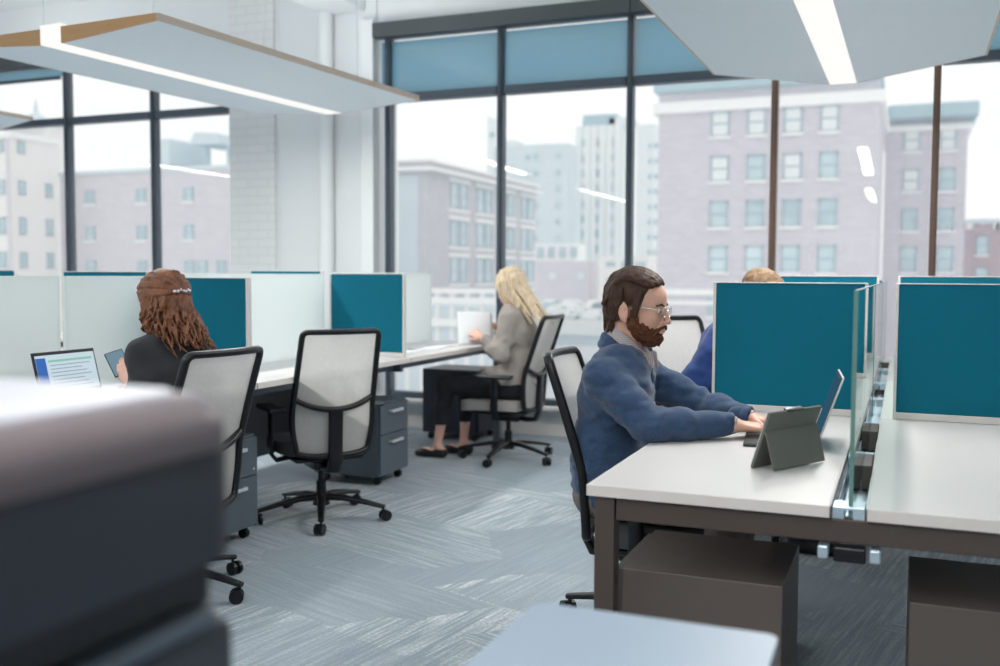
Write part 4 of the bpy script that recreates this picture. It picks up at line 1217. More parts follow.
def torso(S, J, s, g, k=.05):
    """pelvis, waist, chest, neck base; s = left side vector; g = added thickness"""
    for p, w, r in ((J['pelvis'], J.get('wp', .085), .115), (J['waist'], J.get('ww', .07), J.get('rw', .112)), (J['chest'], J.get('wc', .085), J.get('rc', .115))):
        S.cap(A(*p) - s * w, A(*p) + s * w, r + g, None, k)
    S.cap(lerp(J['pelvis'], J['waist'], .5) - s * .07, lerp(J['pelvis'], J['waist'], .5) + s * .07, J.get('rw', .112) + g - .004, None, k)
    nb = A(*J['neck'])
    S.cap(lerp(J['chest'], nb, .55) - s * .07, lerp(J['chest'], nb, .55) + s * .07, .085 + g, None, k)
    for q in ('shL', 'shR'):
        S.cap(nb - A(0, 0, .025), A(*J[q]), .050 + g, .054 + g, .035)
def arm(S, J, q, g, r=(.052, .044, .040, .027), k=.02):
    S.cap(J['sh' + q], lerp(J['sh' + q], J['el' + q], .5), r[0] + g, r[0] * .96 + g, k)
    S.cap(lerp(J['sh' + q], J['el' + q], .5), J['el' + q], r[0] * .96 + g, r[1] + g, k)
    S.cap(J['el' + q], lerp(J['el' + q], J['wr' + q], .35), r[1] + g, r[2] + g, k)
    S.cap(lerp(J['el' + q], J['wr' + q], .35), J['wr' + q], r[2] + g, r[3] + g, k)
def leg(S, J, q, g, r=(.085, .078, .060, .052, .036), k=.03, upto=1.0):
    S.cap(J['hp' + q], lerp(J['hp' + q], J['kn' + q], .5), r[0] + g, r[1] + g, k)
    S.cap(lerp(J['hp' + q], J['kn' + q], .5), J['kn' + q], r[1] + g, r[2] + g, k)
    mid = lerp(J['kn' + q], J['an' + q], .35)
    S.cap(J['kn' + q], mid, r[2] + g, r[3] + g, k)
    S.cap(mid, lerp(mid, J['an' + q], upto), r[3] + g, r[3] + (r[4] - r[3]) * upto + g, k)
def foot(S, an, f, g=0, ln=.20):
    f = unit(f); a = A(*an)
    S.cap(a, A(a[0], a[1], .045) - f * .03, .036 + g, .033 + g, .02)
    S.cap(A(a[0], a[1], .040) - f * .035, A(a[0], a[1], .034) + f * ln * .55, .034 + g, .034 + g, .02)
    S.cap(A(a[0], a[1], .036) + f * ln * .5, A(a[0], a[1], .026) + f * ln * .80, .033 + g, .024 + g, .02)
def bounds(J, pad=.2, zlo=None):
    P = np.array([v for v in J.values() if hasattr(v, '__len__') and len(v) == 3])
    lo = P.min(0) - pad; hi = P.max(0) + pad
    lo[2] = max(lo[2], 0.001) if zlo is None else zlo
    return lo, hi
def eyes(parent, hp, off, R, lid=.35):
    for s in (-1, 1):
        c = hp(.0775, s * .031, -.0005) - np.array(off)
        e = G().ball(c, .0112).build('eye', M['eye'], parent, smooth=80)
        G().ball(hp(.0860, s * .031, -.0025) - np.array(off), .0048).build('iris', M['iris'], e, smooth=80)
def locks(S, strands, r0, r1, k=.004):
    for P in strands:
        n = len(P) - 1
        for i in range(n):
            ra = r0 + (r1 - r0) * i / n; rb = r0 + (r1 - r0) * (i + 1) / n
            S.cap(P[i], P[i + 1], ra, rb, k)

# ================================================================== the bearded man
f_, s_ = A(.985, .17, 0), A(-.17, .985, 0)
J = dict(pelvis=(-.925, 3.32, .55), waist=(-.940, 3.32, .70), chest=(-.915, 3.325, .86), neck=(-.888, 3.335, 1.005),
         shR=(-.915, 3.150, .925), shL=(-.885, 3.505, .925), elR=(-.735, 3.075, .79), elL=(-.67, 3.58, .795),
         wrR=(-.505, 3.235, .785), wrL=(-.475, 3.43, .782), hpL=(-.95, 3.42, .52), hpR=(-.95, 3.22, .52),
         knL=(-.52, 3.44, .54), knR=(-.52, 3.22, .54), anL=(-.50, 3.44, .09), anR=(-.52, 3.22, .09), ww=.070, rw=.108, rc=.112, wp=.07)
man = thing('person', 'seated bearded man in glasses and blue knit sweater typing at near desk', 'person', (-.95, 3.33, 0))
off = (-.95, 3.33, 0)
hp, HR = headframe((-.842, 3.325, 1.160), math.radians(-3), math.radians(7), 0)
lo, hi = bounds(J, .2); hi[2] = 1.33; hi[0] = -.22
S = SDF(lo, hi, .0036)
torso(S, J, s_, -.012)
arm(S, J, 'L', -.008); arm(S, J, 'R', -.008); leg(S, J, 'L', -.008); leg(S, J, 'R', -.008)
foot(S, J['anL'], f_); foot(S, J['anR'], f_)
S.cap(lerp(J['neck'], J['chest'], .15), hp(-.035, 0, -.045), .060, .056, .03)
sculpt_head(S, hp, HR, 1.0, 1.1, 1.08)
hand(S, J['wrR'], (.93, .33, -.10), (.05, -.1, 1), 1, curl=(.30, .36, .42, .48), thumb=(.75, .45))
hand(S, J['wrL'], (.98, -.12, -.10), (.05, .1, 1), -1, curl=(.30, .36, .42, .48), thumb=(.75, .45))
body = S.build('body', M['skin'], man, off)
eyes(man, hp, off, HR)
# sweater
lo2 = lo.copy(); lo2[2] = .39; hi2 = hi.copy(); hi2[2] = 1.10
S = SDF(lo2, hi2, .005)
torso(S, J, s_, .012, .05)
arm(S, J, 'L', .010, (.054, .046, .041, .030), .03); arm(S, J, 'R', .010, (.054, .046, .041, .030), .03)
S.plane((0, 0, .437), (0, 0, -1))
S.wrinkle(.010, (9, 9, 16), 3); S.wrinkle(.010, (18, 18, 44), 5); S.wrinkle(.006, (44, 30, 60), 15)
for q, e1 in (('L', J['elL']), ('R', J['elR'])):
    S.wrinkle(.016, (38, 14, 22), 8, zone=(e1, .13)); S.wrinkle(.012, (16, 16, 45), 9, zone=(J['sh' + q], .12))
nb = A(*J['neck']); cu = unit(A(*J['neck']) - A(*J['chest']))
S.cap(nb - cu * .02, nb + cu * .10, .062, .066, .012, True)      # neck opening
S.ell(nb + A(.085, .012, -.035), (.055, .040, .085), None, .015, True)   # open placket
for q, dq in (('R', (.93, .33, -.10)), ('L', (.98, -.12, -.10))):
    d_ = unit(dq); S.cap(A(*J['wr' + q]) + d_ * .045, A(*J['wr' + q]) + d_ * .09, .055, .06, .004, True)
S.build('sweater', M['sweater'], man, off)
# rolled collar of the sweater and cuffs
def ring(c, ax_f, ax_s, rf, rs, a0, a1, n, drop=0, rise=0):
    P = []
    for i in range(n + 1):
        a = math.radians(a0 + (a1 - a0) * i / n)
        fr = (1 + math.cos(a)) / 2
        P.append(c + ax_f * math.cos(a) * rf + ax_s * math.sin(a) * rs - A(0, 0, 1) * drop * fr ** 1.5 + A(0, 0, 1) * rise * (1 - fr))
    return P
S = SDF((-1.12, 3.15, .80), (-.70, 3.52, 1.16), .0035)
c = nb + A(.004, 0, .008)
for dz, rr_, gr_ in ((0, .013, 0), (.012, .012, -.004), (-.014, .012, .006)):
    P = ring(c + A(0, 0, dz), f_, s_, .078 + gr_, .076 + gr_, 28, 332, 40, .110, .030)
    S.chain(P, rr_, .012)
S.wrinkle(.004, 40, 4)
S.build('sweater_collar', M['sweater'], man, off)
S = SDF((-1.10, 3.15, .80), (-.68, 3.52, 1.16), .0032)
c = nb + A(.012, 0, .044)
for dz, rr_, gr_ in ((-.012, .007, .003), (0, .007, .0), (.010, .006, -.004), (.020, .006, -.008)):
    P = ring(c + A(0, 0, dz), f_, s_, .072 + gr_, .066 + gr_, 20, 340, 40, .085, .030)
    S.chain(P, rr_, .008)
S.ell(nb + A(.058, .010, -.045), (.032, .045, .062), None, .02)
S.cap(nb + A(.094, -.012, -.005), nb + A(.105, -.030, -.050), .010, .006, .01)
S.cap(nb + A(.094, .028, -.005), nb + A(.105, .040, -.050), .010, .006, .01)
S.wrinkle(.003, 50, 6)
S.build('shirt_collar', M['collar'], man, off)
for q, dq in (('R', (.93, .33, -.10)), ('L', (.98, -.12, -.10))):
    d_ = unit(dq); w_ = A(*J['wr' + q])
    S = SDF(w_ - .09, w_ + .09, .003)
    S.cap(w_ - d_ * .040, w_ - d_ * .012, .036, .035, .01); S.cap(w_ + d_ * .032, w_ + d_ * .07, .037, .037, .002, True); S.wrinkle(.003, 60, 2)
    S.build('cuff', M['sweater'], man, off)
    S = SDF(w_ - .08, w_ + .08, .003)
    S.cap(w_ - d_ * .02, w_ + d_ * .004, .030, .030, .01); S.cap(w_ + d_ * .042, w_ + d_ * .07, .036, .036, .002, True)
    S.build('shirt_cuff', M['collar'], man, off)
# trousers
S = SDF((-1.16, 3.05, .03), (-.36, 3.60, .66), .007)
for q in 'LR': leg(S, J, q, .004, (.082, .080, .064, .056, .048))
S.cap(A(*J['pelvis']) - s_ * .06, A(*J['pelvis']) + s_ * .06, .112, None, .03)
S.plane((0, 0, .53), (0, 0, 1))
S.wrinkle(.012, (20, 20, 14), 2)
S.build('trousers', M['trousers'], man, off)
for q in 'LR':
    a_ = J['an' + q]
    S = SDF((a_[0] - .12, a_[1] - .09, .002), (a_[0] + .26, a_[1] + .09, .16), .005)
    foot(S, a_, f_, .008); S.plane((0, 0, .11), (0, 0, 1)); S.build('shoe', M['shoe'], man, off)
# hair: cap swept back with a parting, long at the nape
S = SDF(hp(0, 0, 0) - .19, hp(0, 0, 0) + .19, .0028)
rnd = random.Random(3)
S.ell(hp(-.020, 0, .048), (.101, .083, .080), HR, .005)
S.ell(hp(-.058, 0, .005), (.058, .074, .078), HR, .02)
S.ell(hp(.101, 0, .020), (.054, .085, .058), HR, .008, True)      # forehead stays free
for s in (-1, 1):
    S.ell(hp(.052, s * .085, -.045), (.058, .045, .075), HR, .008, True)
    S.ell(hp(-.022, s * .092, -.030), (.021, .03, .030), HR, .006, True)   # round the ear
    S.ell(hp(.082, s * .052, .062), (.030, .030, .034), HR, .012, True)
st = []
for i in range(120):
    az = rnd.uniform(-1.35, 1.35)
    y0 = math.sin(az) * .062
    x0 = .055 * math.cos(az) + .006; z0 = .098 + rnd.uniform(-.006, .012) - abs(y0) * .35
    P = []
    jx = rnd.uniform(-.005, .005); ph = rnd.uniform(0, 6)
    for t in range(9):
        u = t / 8
        ang = u * (1.9 + rnd.uniform(-.1, .1))
        x = x0 - .150 * u - .012 * math.sin(u * PI)
        rad = .094
        zc_ = z0 + .036 * math.sin(min(1, u * 1.5) * PI * .5) - .125 * max(0, u - .40) ** 1.25 * 1.75
        y = y0 * (1 + .55 * math.sin(u * PI * .8)) + .004 * math.sin(ph + u * 7)
        # keep to the skull
        cx, cy, cz = (x + .020) / .104, y / .087, (zc_ - .050) / .088
        m_ = math.sqrt(cx * cx + cy * cy + cz * cz) + 1e-6
        if zc_ > 0: x, y, zc_ = -.020 + cx / m_ * .102, cy / m_ * .085, .048 + cz / m_ * .082
        x = max(x + jx, -.112 + .4 * max(0, .02 - zc_)) if zc_ <= 0.04 else x + jx
        P.append(hp(x, y, zc_ + .003))
    st.append(P)
for i in range(70):      # nape and temples
    a = rnd.uniform(1.75, 2 * PI - 1.75); s = 1
    x = -.020 + .100 * math.cos(a); y = .083 * math.sin(a)
    P = []
    ph = rnd.uniform(0, 6)
    z1 = rnd.uniform(.03, .06); zend = -.085 + rnd.uniform(-.012, .01) if abs(a - PI) < 1.0 else -.045
    for t in range(7):
        u = t / 6; z = z1 + (zend - z1) * u
        sh = 1 - .20 * max(0, (.0 - z)) / .09
        fl_ = .006 * max(0, u - .8) / .2
        P.append(hp((x + .02) * sh - .02 - fl_ + .003 * math.sin(ph + 5 * u), y * sh + .003 * math.sin(ph + 6 * u), z))
    st.append(P)
locks(S, st, .0075, .0048, .0035)
S.ell(hp(.108, 0, .022), (.046, .072, .054), HR, .008, True)
for s in (-1, 1):   # sideburns
    S.chain([hp(.022, s * .072, .050), hp(.016, s * .0735, .010), hp(.012, s * .072, -.024)], [.015, .013, .010], .008)
for s in (-1, 1): S.ell(hp(-.026, s * .096, -.020), (.023, .024, .034), HR, .004, True)
S.wrinkle(.0028, (60, 60, 90), 3)
S.build('hair', M['brownhair'], man, off)
# beard and moustache
S = SDF(hp(0, 0, 0) - .19, hp(0, 0, 0) + .19, .0028)
S.ell(hp(.036, 0, -.086), (.054, .056, .044), HR, .01)
S.ell(hp(.070, 0, -.100), (.030, .032, .024), HR, .02)
for s in (-1, 1):
    S.chain([hp(.006, s * .068, -.018), hp(.008, s * .064, -.055), hp(.036, s * .048, -.088)], [.010, .017, .019], .02)
    S.cap(hp(.040, s * .052, -.062), hp(.074, s * .030, -.078), .012, .012, .015)
    S.chain([hp(.101, s * .003, -.0535), hp(.096, s * .020, -.059), hp(.084, s * .030, -.074)], [.0055, .0065, .008], .008)
S.ell(hp(.115, 0, -.0655), (.020, .017, .0065), HR, .003, True)
S.ell(hp(.062, 0, -.030), (.060, .046, .020), HR, .01, True)
S.ell(hp(-.010, 0, -.125), (.05, .07, .032), HR, .012, True)
S.wrinkle(.009, (90, 90, 60), 5); S.wrinkle(.006, (180, 180, 120), 6)
S.build('beard', M['beard'], man, off)
for s in (-1, 1):
    S = SDF(hp(.08, s * .03, .02) - .042, hp(.08, s * .03, .02) + .042, .0018)
    S.chain([hp(.0915, s * .012, .0165), hp(.0895, s * .030, .0215), hp(.0775, s * .051, .0165)], [.0032, .0040, .0026], .004)
    S.wrinkle(.002, 200, 3); S.build('eyebrow', M['brownhair'], man, off)
# wire glasses
gl = G(); ln = []
for s in (-1, 1):
    P = []
    for i in range(20):
        a = 2 * PI * i / 20
        P.append(Vector(hp(.103 - .10 * (abs(.0315 + .024 * math.cos(a)) - .03) ** 1 * .25, s * .0315 + .0235 * math.cos(a), -.004 + .0185 * math.copysign(abs(math.sin(a)) ** .8, math.sin(a)))) - Vector(off))
    gl.tube(P, .0009, n=6, closed=True)
    ln.append(P)
    gl.tube([Vector(hp(.097, s * .055, .004)) - Vector(off), Vector(hp(.05, s * .076, .006)) - Vector(off), Vector(hp(-.006, s * .0835, .008)) - Vector(off), Vector(hp(-.022, s * .083, -.010)) - Vector(off)], .0010, n=6)
gl.tube([Vector(hp(.105, -.0085, .002)) - Vector(off), Vector(hp(.110, 0, .005)) - Vector(off), Vector(hp(.105, .0085, .002)) - Vector(off)], .0009, n=6)
go_ = gl.build('glasses', M['chrome'], man, smooth=60)
for P in ln: G().add(P, [tuple(range(20))]).build('lens', M['cglass'], go_)
# ================================================================== the blonde woman
f_, s_ = A(-1, 0, 0), A(0, -1, 0)
J = dict(pelvis=(-2.395, 6.25, .54), waist=(-2.375, 6.25, .69), chest=(-2.405, 6.25, .88), neck=(-2.465, 6.25, 1.045),
         shL=(-2.42, 6.09, .985), shR=(-2.45, 6.41, .985), elL=(-2.455, 6.02, .735), elR=(-2.53, 6.47, .78),
         wrL=(-2.60, 6.05, .845), wrR=(-2.63, 6.36, .905), hpL=(-2.42, 6.16, .50), hpR=(-2.42, 6.34, .50),
         knL=(-2.90, 6.13, .505), knR=(-2.83, 6.33, .505), anL=(-2.955, 6.11, .085), anR=(-2.84, 6.29, .085),
         ww=.06, rw=.098, rc=.098, wc=.07, wp=.08)
off = (-2.45, 6.25, 0)
wom = thing('person', 'seated blonde woman in taupe blazer and cropped black trousers reading a sheet by the window', 'person', off)
hp, HR = headframe((-2.475, 6.25, 1.18), math.radians(160), math.radians(18), 0)
lo, hi = bounds(J, .19); hi[2] = 1.34; lo[2] = .001
S = SDF(lo, hi, .0052)
torso(S, J, s_, -.010)
for q in 'LR':
    arm(S, J, q, -.008, (.045, .038, .036, .024)); leg(S, J, q, -.006, (.085, .075, .056, .050, .031)); foot(S, J['an' + q], f_, -.006, .19)
S.cap(lerp(J['neck'], J['chest'], .15), hp(-.03, 0, -.05), .05, .046, .03)
sculpt_head(S, hp, HR, .95, .9, .92)
hand(S, J['wrL'], (-.80, .25, .42), (.15, -.9, .35), 1, curl=(.55, .55, .6, .6), sc=.92)
hand(S, J['wrR'], (-.80, -.35, .35), (.15, .9, .35), -1, curl=(.55, .55, .6, .6), sc=.92)
S.build('body', M['skinw'], wom, off)
eyes(wom, hp, off, HR)
S = SDF(lo, (hi[0], hi[1], 1.09), .006); S.ax
S2 = SDF((lo[0], lo[1], .50), (hi[0], hi[1], 1.10), .006); S = S2
torso(S, J, s_, .010, .05)
for q in 'LR': arm(S, J, q, .009, (.050, .043, .040, .032), .03)
S.cap((-2.40, 6.17, .60), (-2.60, 6.15, .60), .075, .045, .04); S.cap((-2.40, 6.33, .60), (-2.58, 6.35, .60), .07, .045, .04)
S.plane((0, 0, .535), (0, 0, -1))
S.wrinkle(.018, (9, 9, 15), 13); S.wrinkle(.007, (26, 26, 26), 5)
for q in 'LR': S.wrinkle(.014, (22, 22, 34), 8, zone=(J['el' + q], .13))
nb = A(*J['neck'])
S.cap(nb - A(0, 0, .02), nb + A(-.01, 0, .10), .052, .056, .01, True); S.ell(nb + A(-.09, 0, -.06), (.06, .035, .10), None, .01, True)
for q, dq in (('L', (-.80, .25, .42)), ('R', (-.80, -.35, .35))):
    d_ = unit(dq); S.cap(A(*J['wr' + q]) + d_ * .012, A(*J['wr' + q]) + d_ * .09, .05, .06, .004, True)
S.build('blazer', M['blazer'], wom, off)
S = SDF((-2.60, 6.10, .93), (-2.36, 6.40, 1.14), .004)
for dz, gr_ in ((0, 0), (.014, -.006)):
    P = ring(nb + A(0, 0, .02 + dz), f_, s_, .068 + gr_, .062 + gr_, 35, 325, 30, .10, .02); S.chain(P, .010, .01)
S.build('lapel', M['blazer'], wom, off)
S = SDF((-3.07, 6.0, .18), (-2.26, 6.46, .66), .006)
for q in 'LR': leg(S, J, q, .008, (.088, .076, .056, .046, .034), upto=.55)
S.cap(A(*J['pelvis']) - s_ * .085, A(*J['pelvis']) + s_ * .085, .112, None, .03)
S.plane((0, 0, .235), (0, 0, -1)); S.wrinkle(.010, (24, 24, 14), 2)
for q in 'LR': S.wrinkle(.010, (30, 30, 40), 8, zone=(J['kn' + q], .10))
S.build('trousers', M['navy'], wom, off)
for q in 'LR':
    a_ = A(*J['an' + q])
    S = SDF((a_[0] - .26, a_[1] - .09, .001), (a_[0] + .12, a_[1] + .09, .12), .0035)
    foot(S, a_, f_, .002, .19)
    S.plane((0, 0, .062), (0, 0, 1))
    S.ell(a_ + A(-.028, 0, -.012), (.085, .032, .048), None, .006, True)
    S.cap(a_ + A(.035, -.008, -.062), a_ + A(.035, .008, -.078), .014, .012, .006)
    S.build('shoe', M['shoe'], wom, off)
# long straight hair
S = SDF(hp(0, 0, 0) - A(.18, .18, .40), hp(0, 0, 0) + A(.32, .18, .17), .0042)
rnd = random.Random(9)
S.ell(hp(-.018, 0, .050), (.106, .086, .086), HR, .005); S.ell(hp(-.050, 0, -.01), (.075, .080, .095), HR, .02)
S.ell(hp(.108, 0, -.02), (.060, .066, .10), HR, .01, True)
st = []
for i in range(130):
    a = rnd.uniform(.65, 2 * PI - .65); r0 = rnd.uniform(.6, 1.0)
    P = [hp(-.01 + rnd.uniform(-.01, .01), 0, .136)]
    end = rnd.uniform(-.29, -.19) if abs(a - PI) < 1.4 else rnd.uniform(-.15, -.08)
    ph = rnd.uniform(0, 6)
    for t in range(1, 11):
        u = t / 10
        if u < .3: z = .136 - .10 * (u / .3) ** 2; q_ = math.sin(u / .3 * PI / 2)
        else: z = .036 + (end - .036) * (u - .3) / .7; q_ = 1 + .04 * math.sin(u * 5)
        p = hp(-.018 + .105 * math.cos(a) * q_, .086 * math.sin(a) * q_, z)
        if z < -.02:    # gravity: hang down and drape on the back
            k_ = (-.02 - z)
            p = p + A(k_ * .48 * 1.0, 0, 0)
        P.append(p + A(.003 * math.sin(ph + 6 * u), .005 * math.sin(ph + 5 * u), 0))
    st.append(P)
locks(S, st, .0075, .0035, .0025)
S.wrinkle(.0035, (70, 70, 14), 3)
S.build('hair', M['blonde'], wom, off)

# ================================================================== the auburn haired woman seen from behind
fb = unit((-.975, .22, 0)); sb = A(-fb[1], fb[0], 0)
def at3(o, a, b, z): return tuple(A(o[0], o[1], 0) + fb * a + sb * b + A(0, 0, z))
o_ = (-2.655, 3.075)
J = dict(pelvis=at3(o_, -.045, 0, .53), waist=at3(o_, -.05, 0, .68), chest=at3(o_, -.035, 0, .87), neck=at3(o_, .015, 0, 1.015),
         shL=at3(o_, -.0, .115, .955), shR=at3(o_, -.0, -.150, .955), elL=at3(o_, .0, .130, .70), elR=at3(o_, .16, -.19, .77),
         wrL=at3(o_, .085, .115, .85), wrR=at3(o_, .36, -.12, .785), hpL=at3(o_, -.06, .09, .50), hpR=at3(o_, -.06, -.09, .50),
         knL=at3(o_, .38, .10, .50), knR=at3(o_, .38, -.10, .50), anL=at3(o_, .40, .10, .085), anR=at3(o_, .40, -.10, .085),
         ww=.06, rw=.098, rc=.098, wc=.07, wp=.08)
off = (o_[0], o_[1], 0)
wm2 = thing('person', 'woman with long wavy auburn hair in black top, seen from behind', 'person', off)
yawh = math.radians(171)
hp, HR = headframe(at3(o_, .045, -.008, 1.142), yawh, math.radians(14), 0)
lo, hi = bounds(J, .19); hi[2] = 1.32; lo[2] = .001
S = SDF(lo, hi, .005)
torso(S, J, sb, -.010)
for q in 'LR':
    arm(S, J, q, -.008, (.045, .038, .036, .024)); leg(S, J, q, -.006, (.085, .075, .056, .050, .031)); foot(S, J['an' + q], fb, -.006, .19)
S.cap(lerp(J['neck'], J['chest'], .15), hp(-.03, 0, -.05), .05, .046, .03)
sculpt_head(S, hp, HR, .95, .9, .92)
hand(S, J['wrL'], tuple(fb * .6 + A(0, 0, .75)), tuple(-fb * .3 + sb * .7), 1, curl=(.5, .5, .55, .6), sc=.9)
hand(S, J['wrR'], tuple(fb), (0, 0, 1), 1, curl=(.3, .3, .35, .4), sc=.9)
S.build('body', M['skinw'], wm2, off)
eyes(wm2, hp, off, HR)
S = SDF((lo[0], lo[1], .48), (hi[0], hi[1], 1.09), .006)
torso(S, J, sb, .006, .05)
for q in 'LR': arm(S, J, q, .006, (.048, .041, .038, .028), .03)
S.plane((0, 0, .50), (0, 0, -1)); S.wrinkle(.016, (10, 10, 15), 13); S.wrinkle(.006, (30, 30, 30), 5)
nb = A(*J['neck']); S.cap(nb - A(0, 0, .0), nb + A(0, 0, .10), .062, .07, .01, True)
for q in 'LR':
    d_ = unit(A(*J['wr' + q]) - A(*J['el' + q])); S.cap(A(*J['wr' + q]) + d_ * .012, A(*J['wr' + q]) + d_ * .09, .05, .06, .004, True)
S.build('top', M['blacktop'], wm2, off)
S = SDF((lo[0], lo[1], .06), (hi[0], hi[1], .66), .009)
for q in 'LR': leg(S, J, q, .010, (.088, .078, .060, .052, .040))
S.cap(A(*J['pelvis']) - sb * .085, A(*J['pelvis']) + sb * .085, .112, None, .03)
S.build('trousers', M['navy'], wm2, off)
for q in 'LR':
    a_ = A(*J['an' + q]); S = SDF(a_ - A(.26, .26, .084), a_ + A(.26, .26, .02), .006); foot(S, a_, fb, .004, .19); S.build('shoe', M['shoe'], wm2, off)
# half up wavy hair
S = SDF(hp(0, 0, 0) - A(.22, .22, .28), hp(0, 0, 0) + A(.22, .22, .17), .003)
rnd = random.Random(21)
S.ell(hp(-.016, 0, .050), (.108, .089, .092), HR, .005); S.ell(hp(-.050, 0, -.015), (.068, .076, .085), HR, .02)
S.ell(hp(.110, 0, -.02), (.060, .066, .10), HR, .01, True)
clip = (-.118, 0, .030)
st = []
for i in range(60):     # smooth upper hair pulled to the clip
    a = rnd.uniform(-1.9, 1.9); P = []
    for t in range(9):
        u = t / 8
        x = .05 * math.cos(a) * (1 - u) - .02; y = .09 * math.sin(a) * (1 - u ** 1.5) ; 
        ph_ = u
        p0 = A(.045 - abs(a) * .03, .075 * math.sin(a), .105 - .07 * abs(math.sin(a))); p1 = A(*clip) + A(0, .03 * a / 1.9, .0)
        p = p0 * (1 - u) + p1 * u
        c = p - A(-.018, 0, .05); c = c / math.sqrt((c[0] / .107) ** 2 + (c[1] / .089) ** 2 + (c[2] / .089) ** 2) + A(-.018, 0, .05)
        P.append(hp(*c))
    st.append(P)
locks(S, st, .0065, .006, .004)
st = []
for i in range(120):     # loose waves
    a = rnd.uniform(.95, 2 * PI - .95); P = []
    z0 = rnd.uniform(.0, .06); ph = rnd.choice((0, 1.5, 3, 4.5)) + rnd.uniform(-.4, .4); am = rnd.uniform(.008, .018); fq = rnd.uniform(9, 15)
    end = rnd.uniform(-.215, -.15) if abs(a - PI) < 1.3 else rnd.uniform(-.15, -.09)
    fl_ = rnd.uniform(.7, 1.12)
    for t in range(15):
        u = t / 14; z = z0 + (end - z0) * u
        q_ = .92 + .10 * fl_ * math.sin(min(1, u * 1.4) * PI * .6) + .10 * u * (fl_)
        p = hp(-.022 + .094 * math.cos(a) * q_, .088 * math.sin(a) * q_, z)
        if z < -.06: p = p - A(fb[0], fb[1], 0) * (-.06 - z) * .55
        P.append(p + am * min(1, u * 2) * A(math.sin(ph + fq * u), math.cos(ph * 1.3 + fq * u), .3 * math.sin(fq * u)))
    st.append(P)
locks(S, st, .0072, .0028, .0015)
S.wrinkle(.003, (60, 60, 30), 3)
h_ = S.build('hair', M['auburn'], wm2, off)
g = G()
for i in range(7):
    y = -.036 + i * .012
    c = hp(-.128 + 6 * y * y, y, .030 + .004 * math.sin(i * 2)) - A(*off); g.ball(c, .007)
M['clip'] = mat('pearl hair clip', (.62, .60, .66), .25, .2)
g.build('hair_clip', M['clip'], h_, smooth=60)
# phone held in her left hand
t = thing('phone', 'pale blue lit phone held in the auburn haired woman\'s left hand', 'phone', tuple(A(*J['wrL']) + fb * .085 - sb * .005 + A(0, 0, .065)))
n_ = unit((.62, -.55, .50)); u_ = unit(A(-.30, -.15, .95)); u_ = unit(u_ - n_ * (u_ @ n_)); v_ = np.cross(n_, u_)
t.rotation_euler = Matrix(((u_[0], v_[0], n_[0]), (u_[1], v_[1], n_[1]), (u_[2], v_[2], n_[2]))).to_euler()
B(-.055, .055, -.036, .036, -.004, .004, .003).build('case', M['darkgrey'], t, smooth=40)
B(-.051, .051, -.033, .033, .004, .0045).build('display', M['disp2'], t)

# ================================================================== the person in royal blue behind the teal screen
f_, s_ = A(1, 0, 0), A(0, 1, 0)
J = dict(pelvis=(-.84, 4.76, .56), waist=(-.86, 4.76, .72), chest=(-.78, 4.76, .91), neck=(-.69, 4.76, 1.065),
         shR=(-.735, 4.60, 1.01), shL=(-.72, 4.93, 1.01), elR=(-.875, 4.555, .785), elL=(-.62, 5.02, .80),
         wrR=(-.64, 4.60, .80), wrL=(-.42, 4.90, .79), hpL=(-.83, 4.86, .53), hpR=(-.83, 4.66, .53),
         knL=(-.42, 4.86, .54), knR=(-.42, 4.66, .54), anL=(-.42, 4.86, .09), anR=(-.42, 4.66, .09), ww=.065, rw=.10, rc=.10)
off = (-.84, 4.76, 0)
jm = thing('person', 'person in royal blue jacket mostly hidden behind the large teal screen', 'person', off)
hp, HR = headframe((-.605, 4.76, 1.165), 0, math.radians(22), 0)
lo, hi = bounds(J, .2); hi[2] = 1.33; hi[0] = -.2; lo[2] = .001
S = SDF(lo, hi, .006)
torso(S, J, s_, -.012)
for q in 'LR': arm(S, J, q, -.008); leg(S, J, q, -.008); foot(S, J['an' + q], f_)
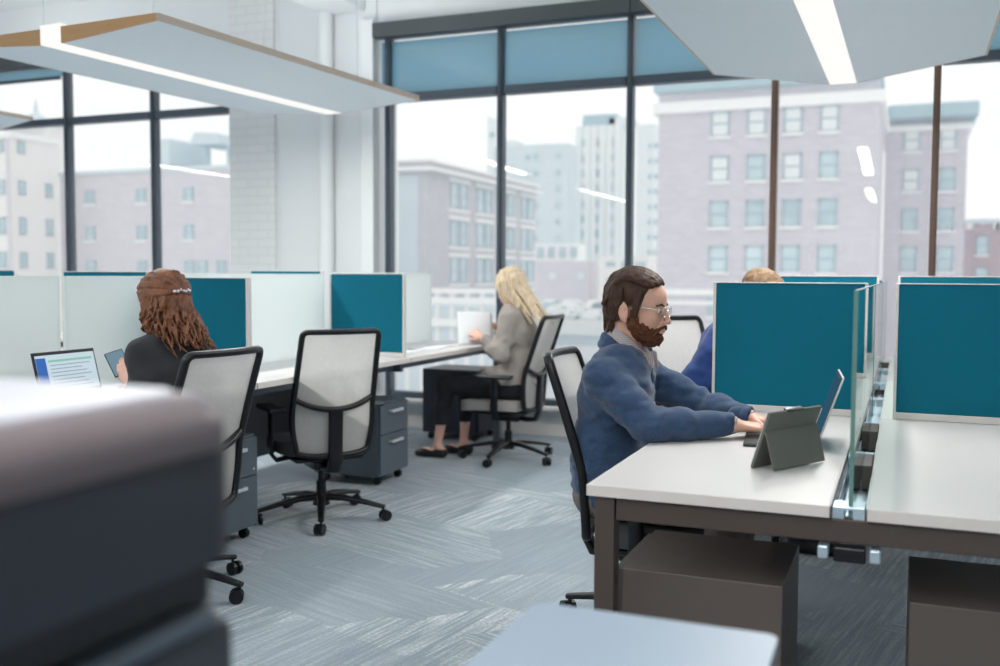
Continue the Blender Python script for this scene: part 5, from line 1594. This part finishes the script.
S.cap(lerp(J['neck'], J['chest'], .15), hp(-.035, 0, -.045), .058, .054, .03)
sculpt_head(S, hp, HR)
hand(S, J['wrR'], (1, .1, -.1), (0, 0, 1), 1); hand(S, J['wrL'], (1, -.1, -.1), (0, 0, 1), -1)
S.build('body', M['skin'], jm, off); eyes(jm, hp, off, HR)
S = SDF((lo[0], lo[1], .46), (hi[0], hi[1], 1.13), .006)
torso(S, J, s_, .016, .05)
for q in 'LR': arm(S, J, q, .014, (.058, .052, .046, .034), .03)
S.plane((0, 0, .49), (0, 0, -1)); S.wrinkle(.022, (9, 9, 15), 23); S.wrinkle(.009, (26, 26, 30), 5)
nb = A(*J['neck']); S.cap(nb, nb + A(.03, 0, .1), .06, .066, .01, True)
for q in 'LR': S.cap(A(*J['wr' + q]) + A(.012, 0, 0), A(*J['wr' + q]) + A(.1, 0, 0), .05, .06, .004, True)
S.build('jacket', M['royal'], jm, off)
S = SDF((lo[0], lo[1], .06), (hi[0], hi[1], .68), .009)
for q in 'LR': leg(S, J, q, .012, (.088, .08, .064, .056, .048))
S.cap(A(*J['pelvis']) - s_ * .08, A(*J['pelvis']) + s_ * .08, .118, None, .03)
S.build('trousers', M['navy'], jm, off)
for q in 'LR':
    a_ = A(*J['an' + q]); S = SDF(a_ - A(.12, .1, .088), a_ + A(.26, .1, .06), .006); foot(S, a_, f_, .008); S.plane((0, 0, .11), (0, 0, 1)); S.build('shoe', M['shoe'], jm, off)
S = SDF(hp(0, 0, 0) - .18, hp(0, 0, 0) + .18, .004)
S.ell(hp(-.022, 0, .050), (.102, .085, .086), HR, .005); S.ell(hp(-.055, 0, .0), (.058, .074, .075), HR, .02)
S.ell(hp(.100, 0, .012), (.054, .085, .054), HR, .008, True)
for s in (-1, 1): S.ell(hp(.045, s * .09, -.05), (.07, .045, .07), HR, .008, True)
S.wrinkle(.008, (70, 30, 60), 3, ridge=False); S.wrinkle(.004, 120, 4)
S.build('hair', M['sandyhair'], jm, off)
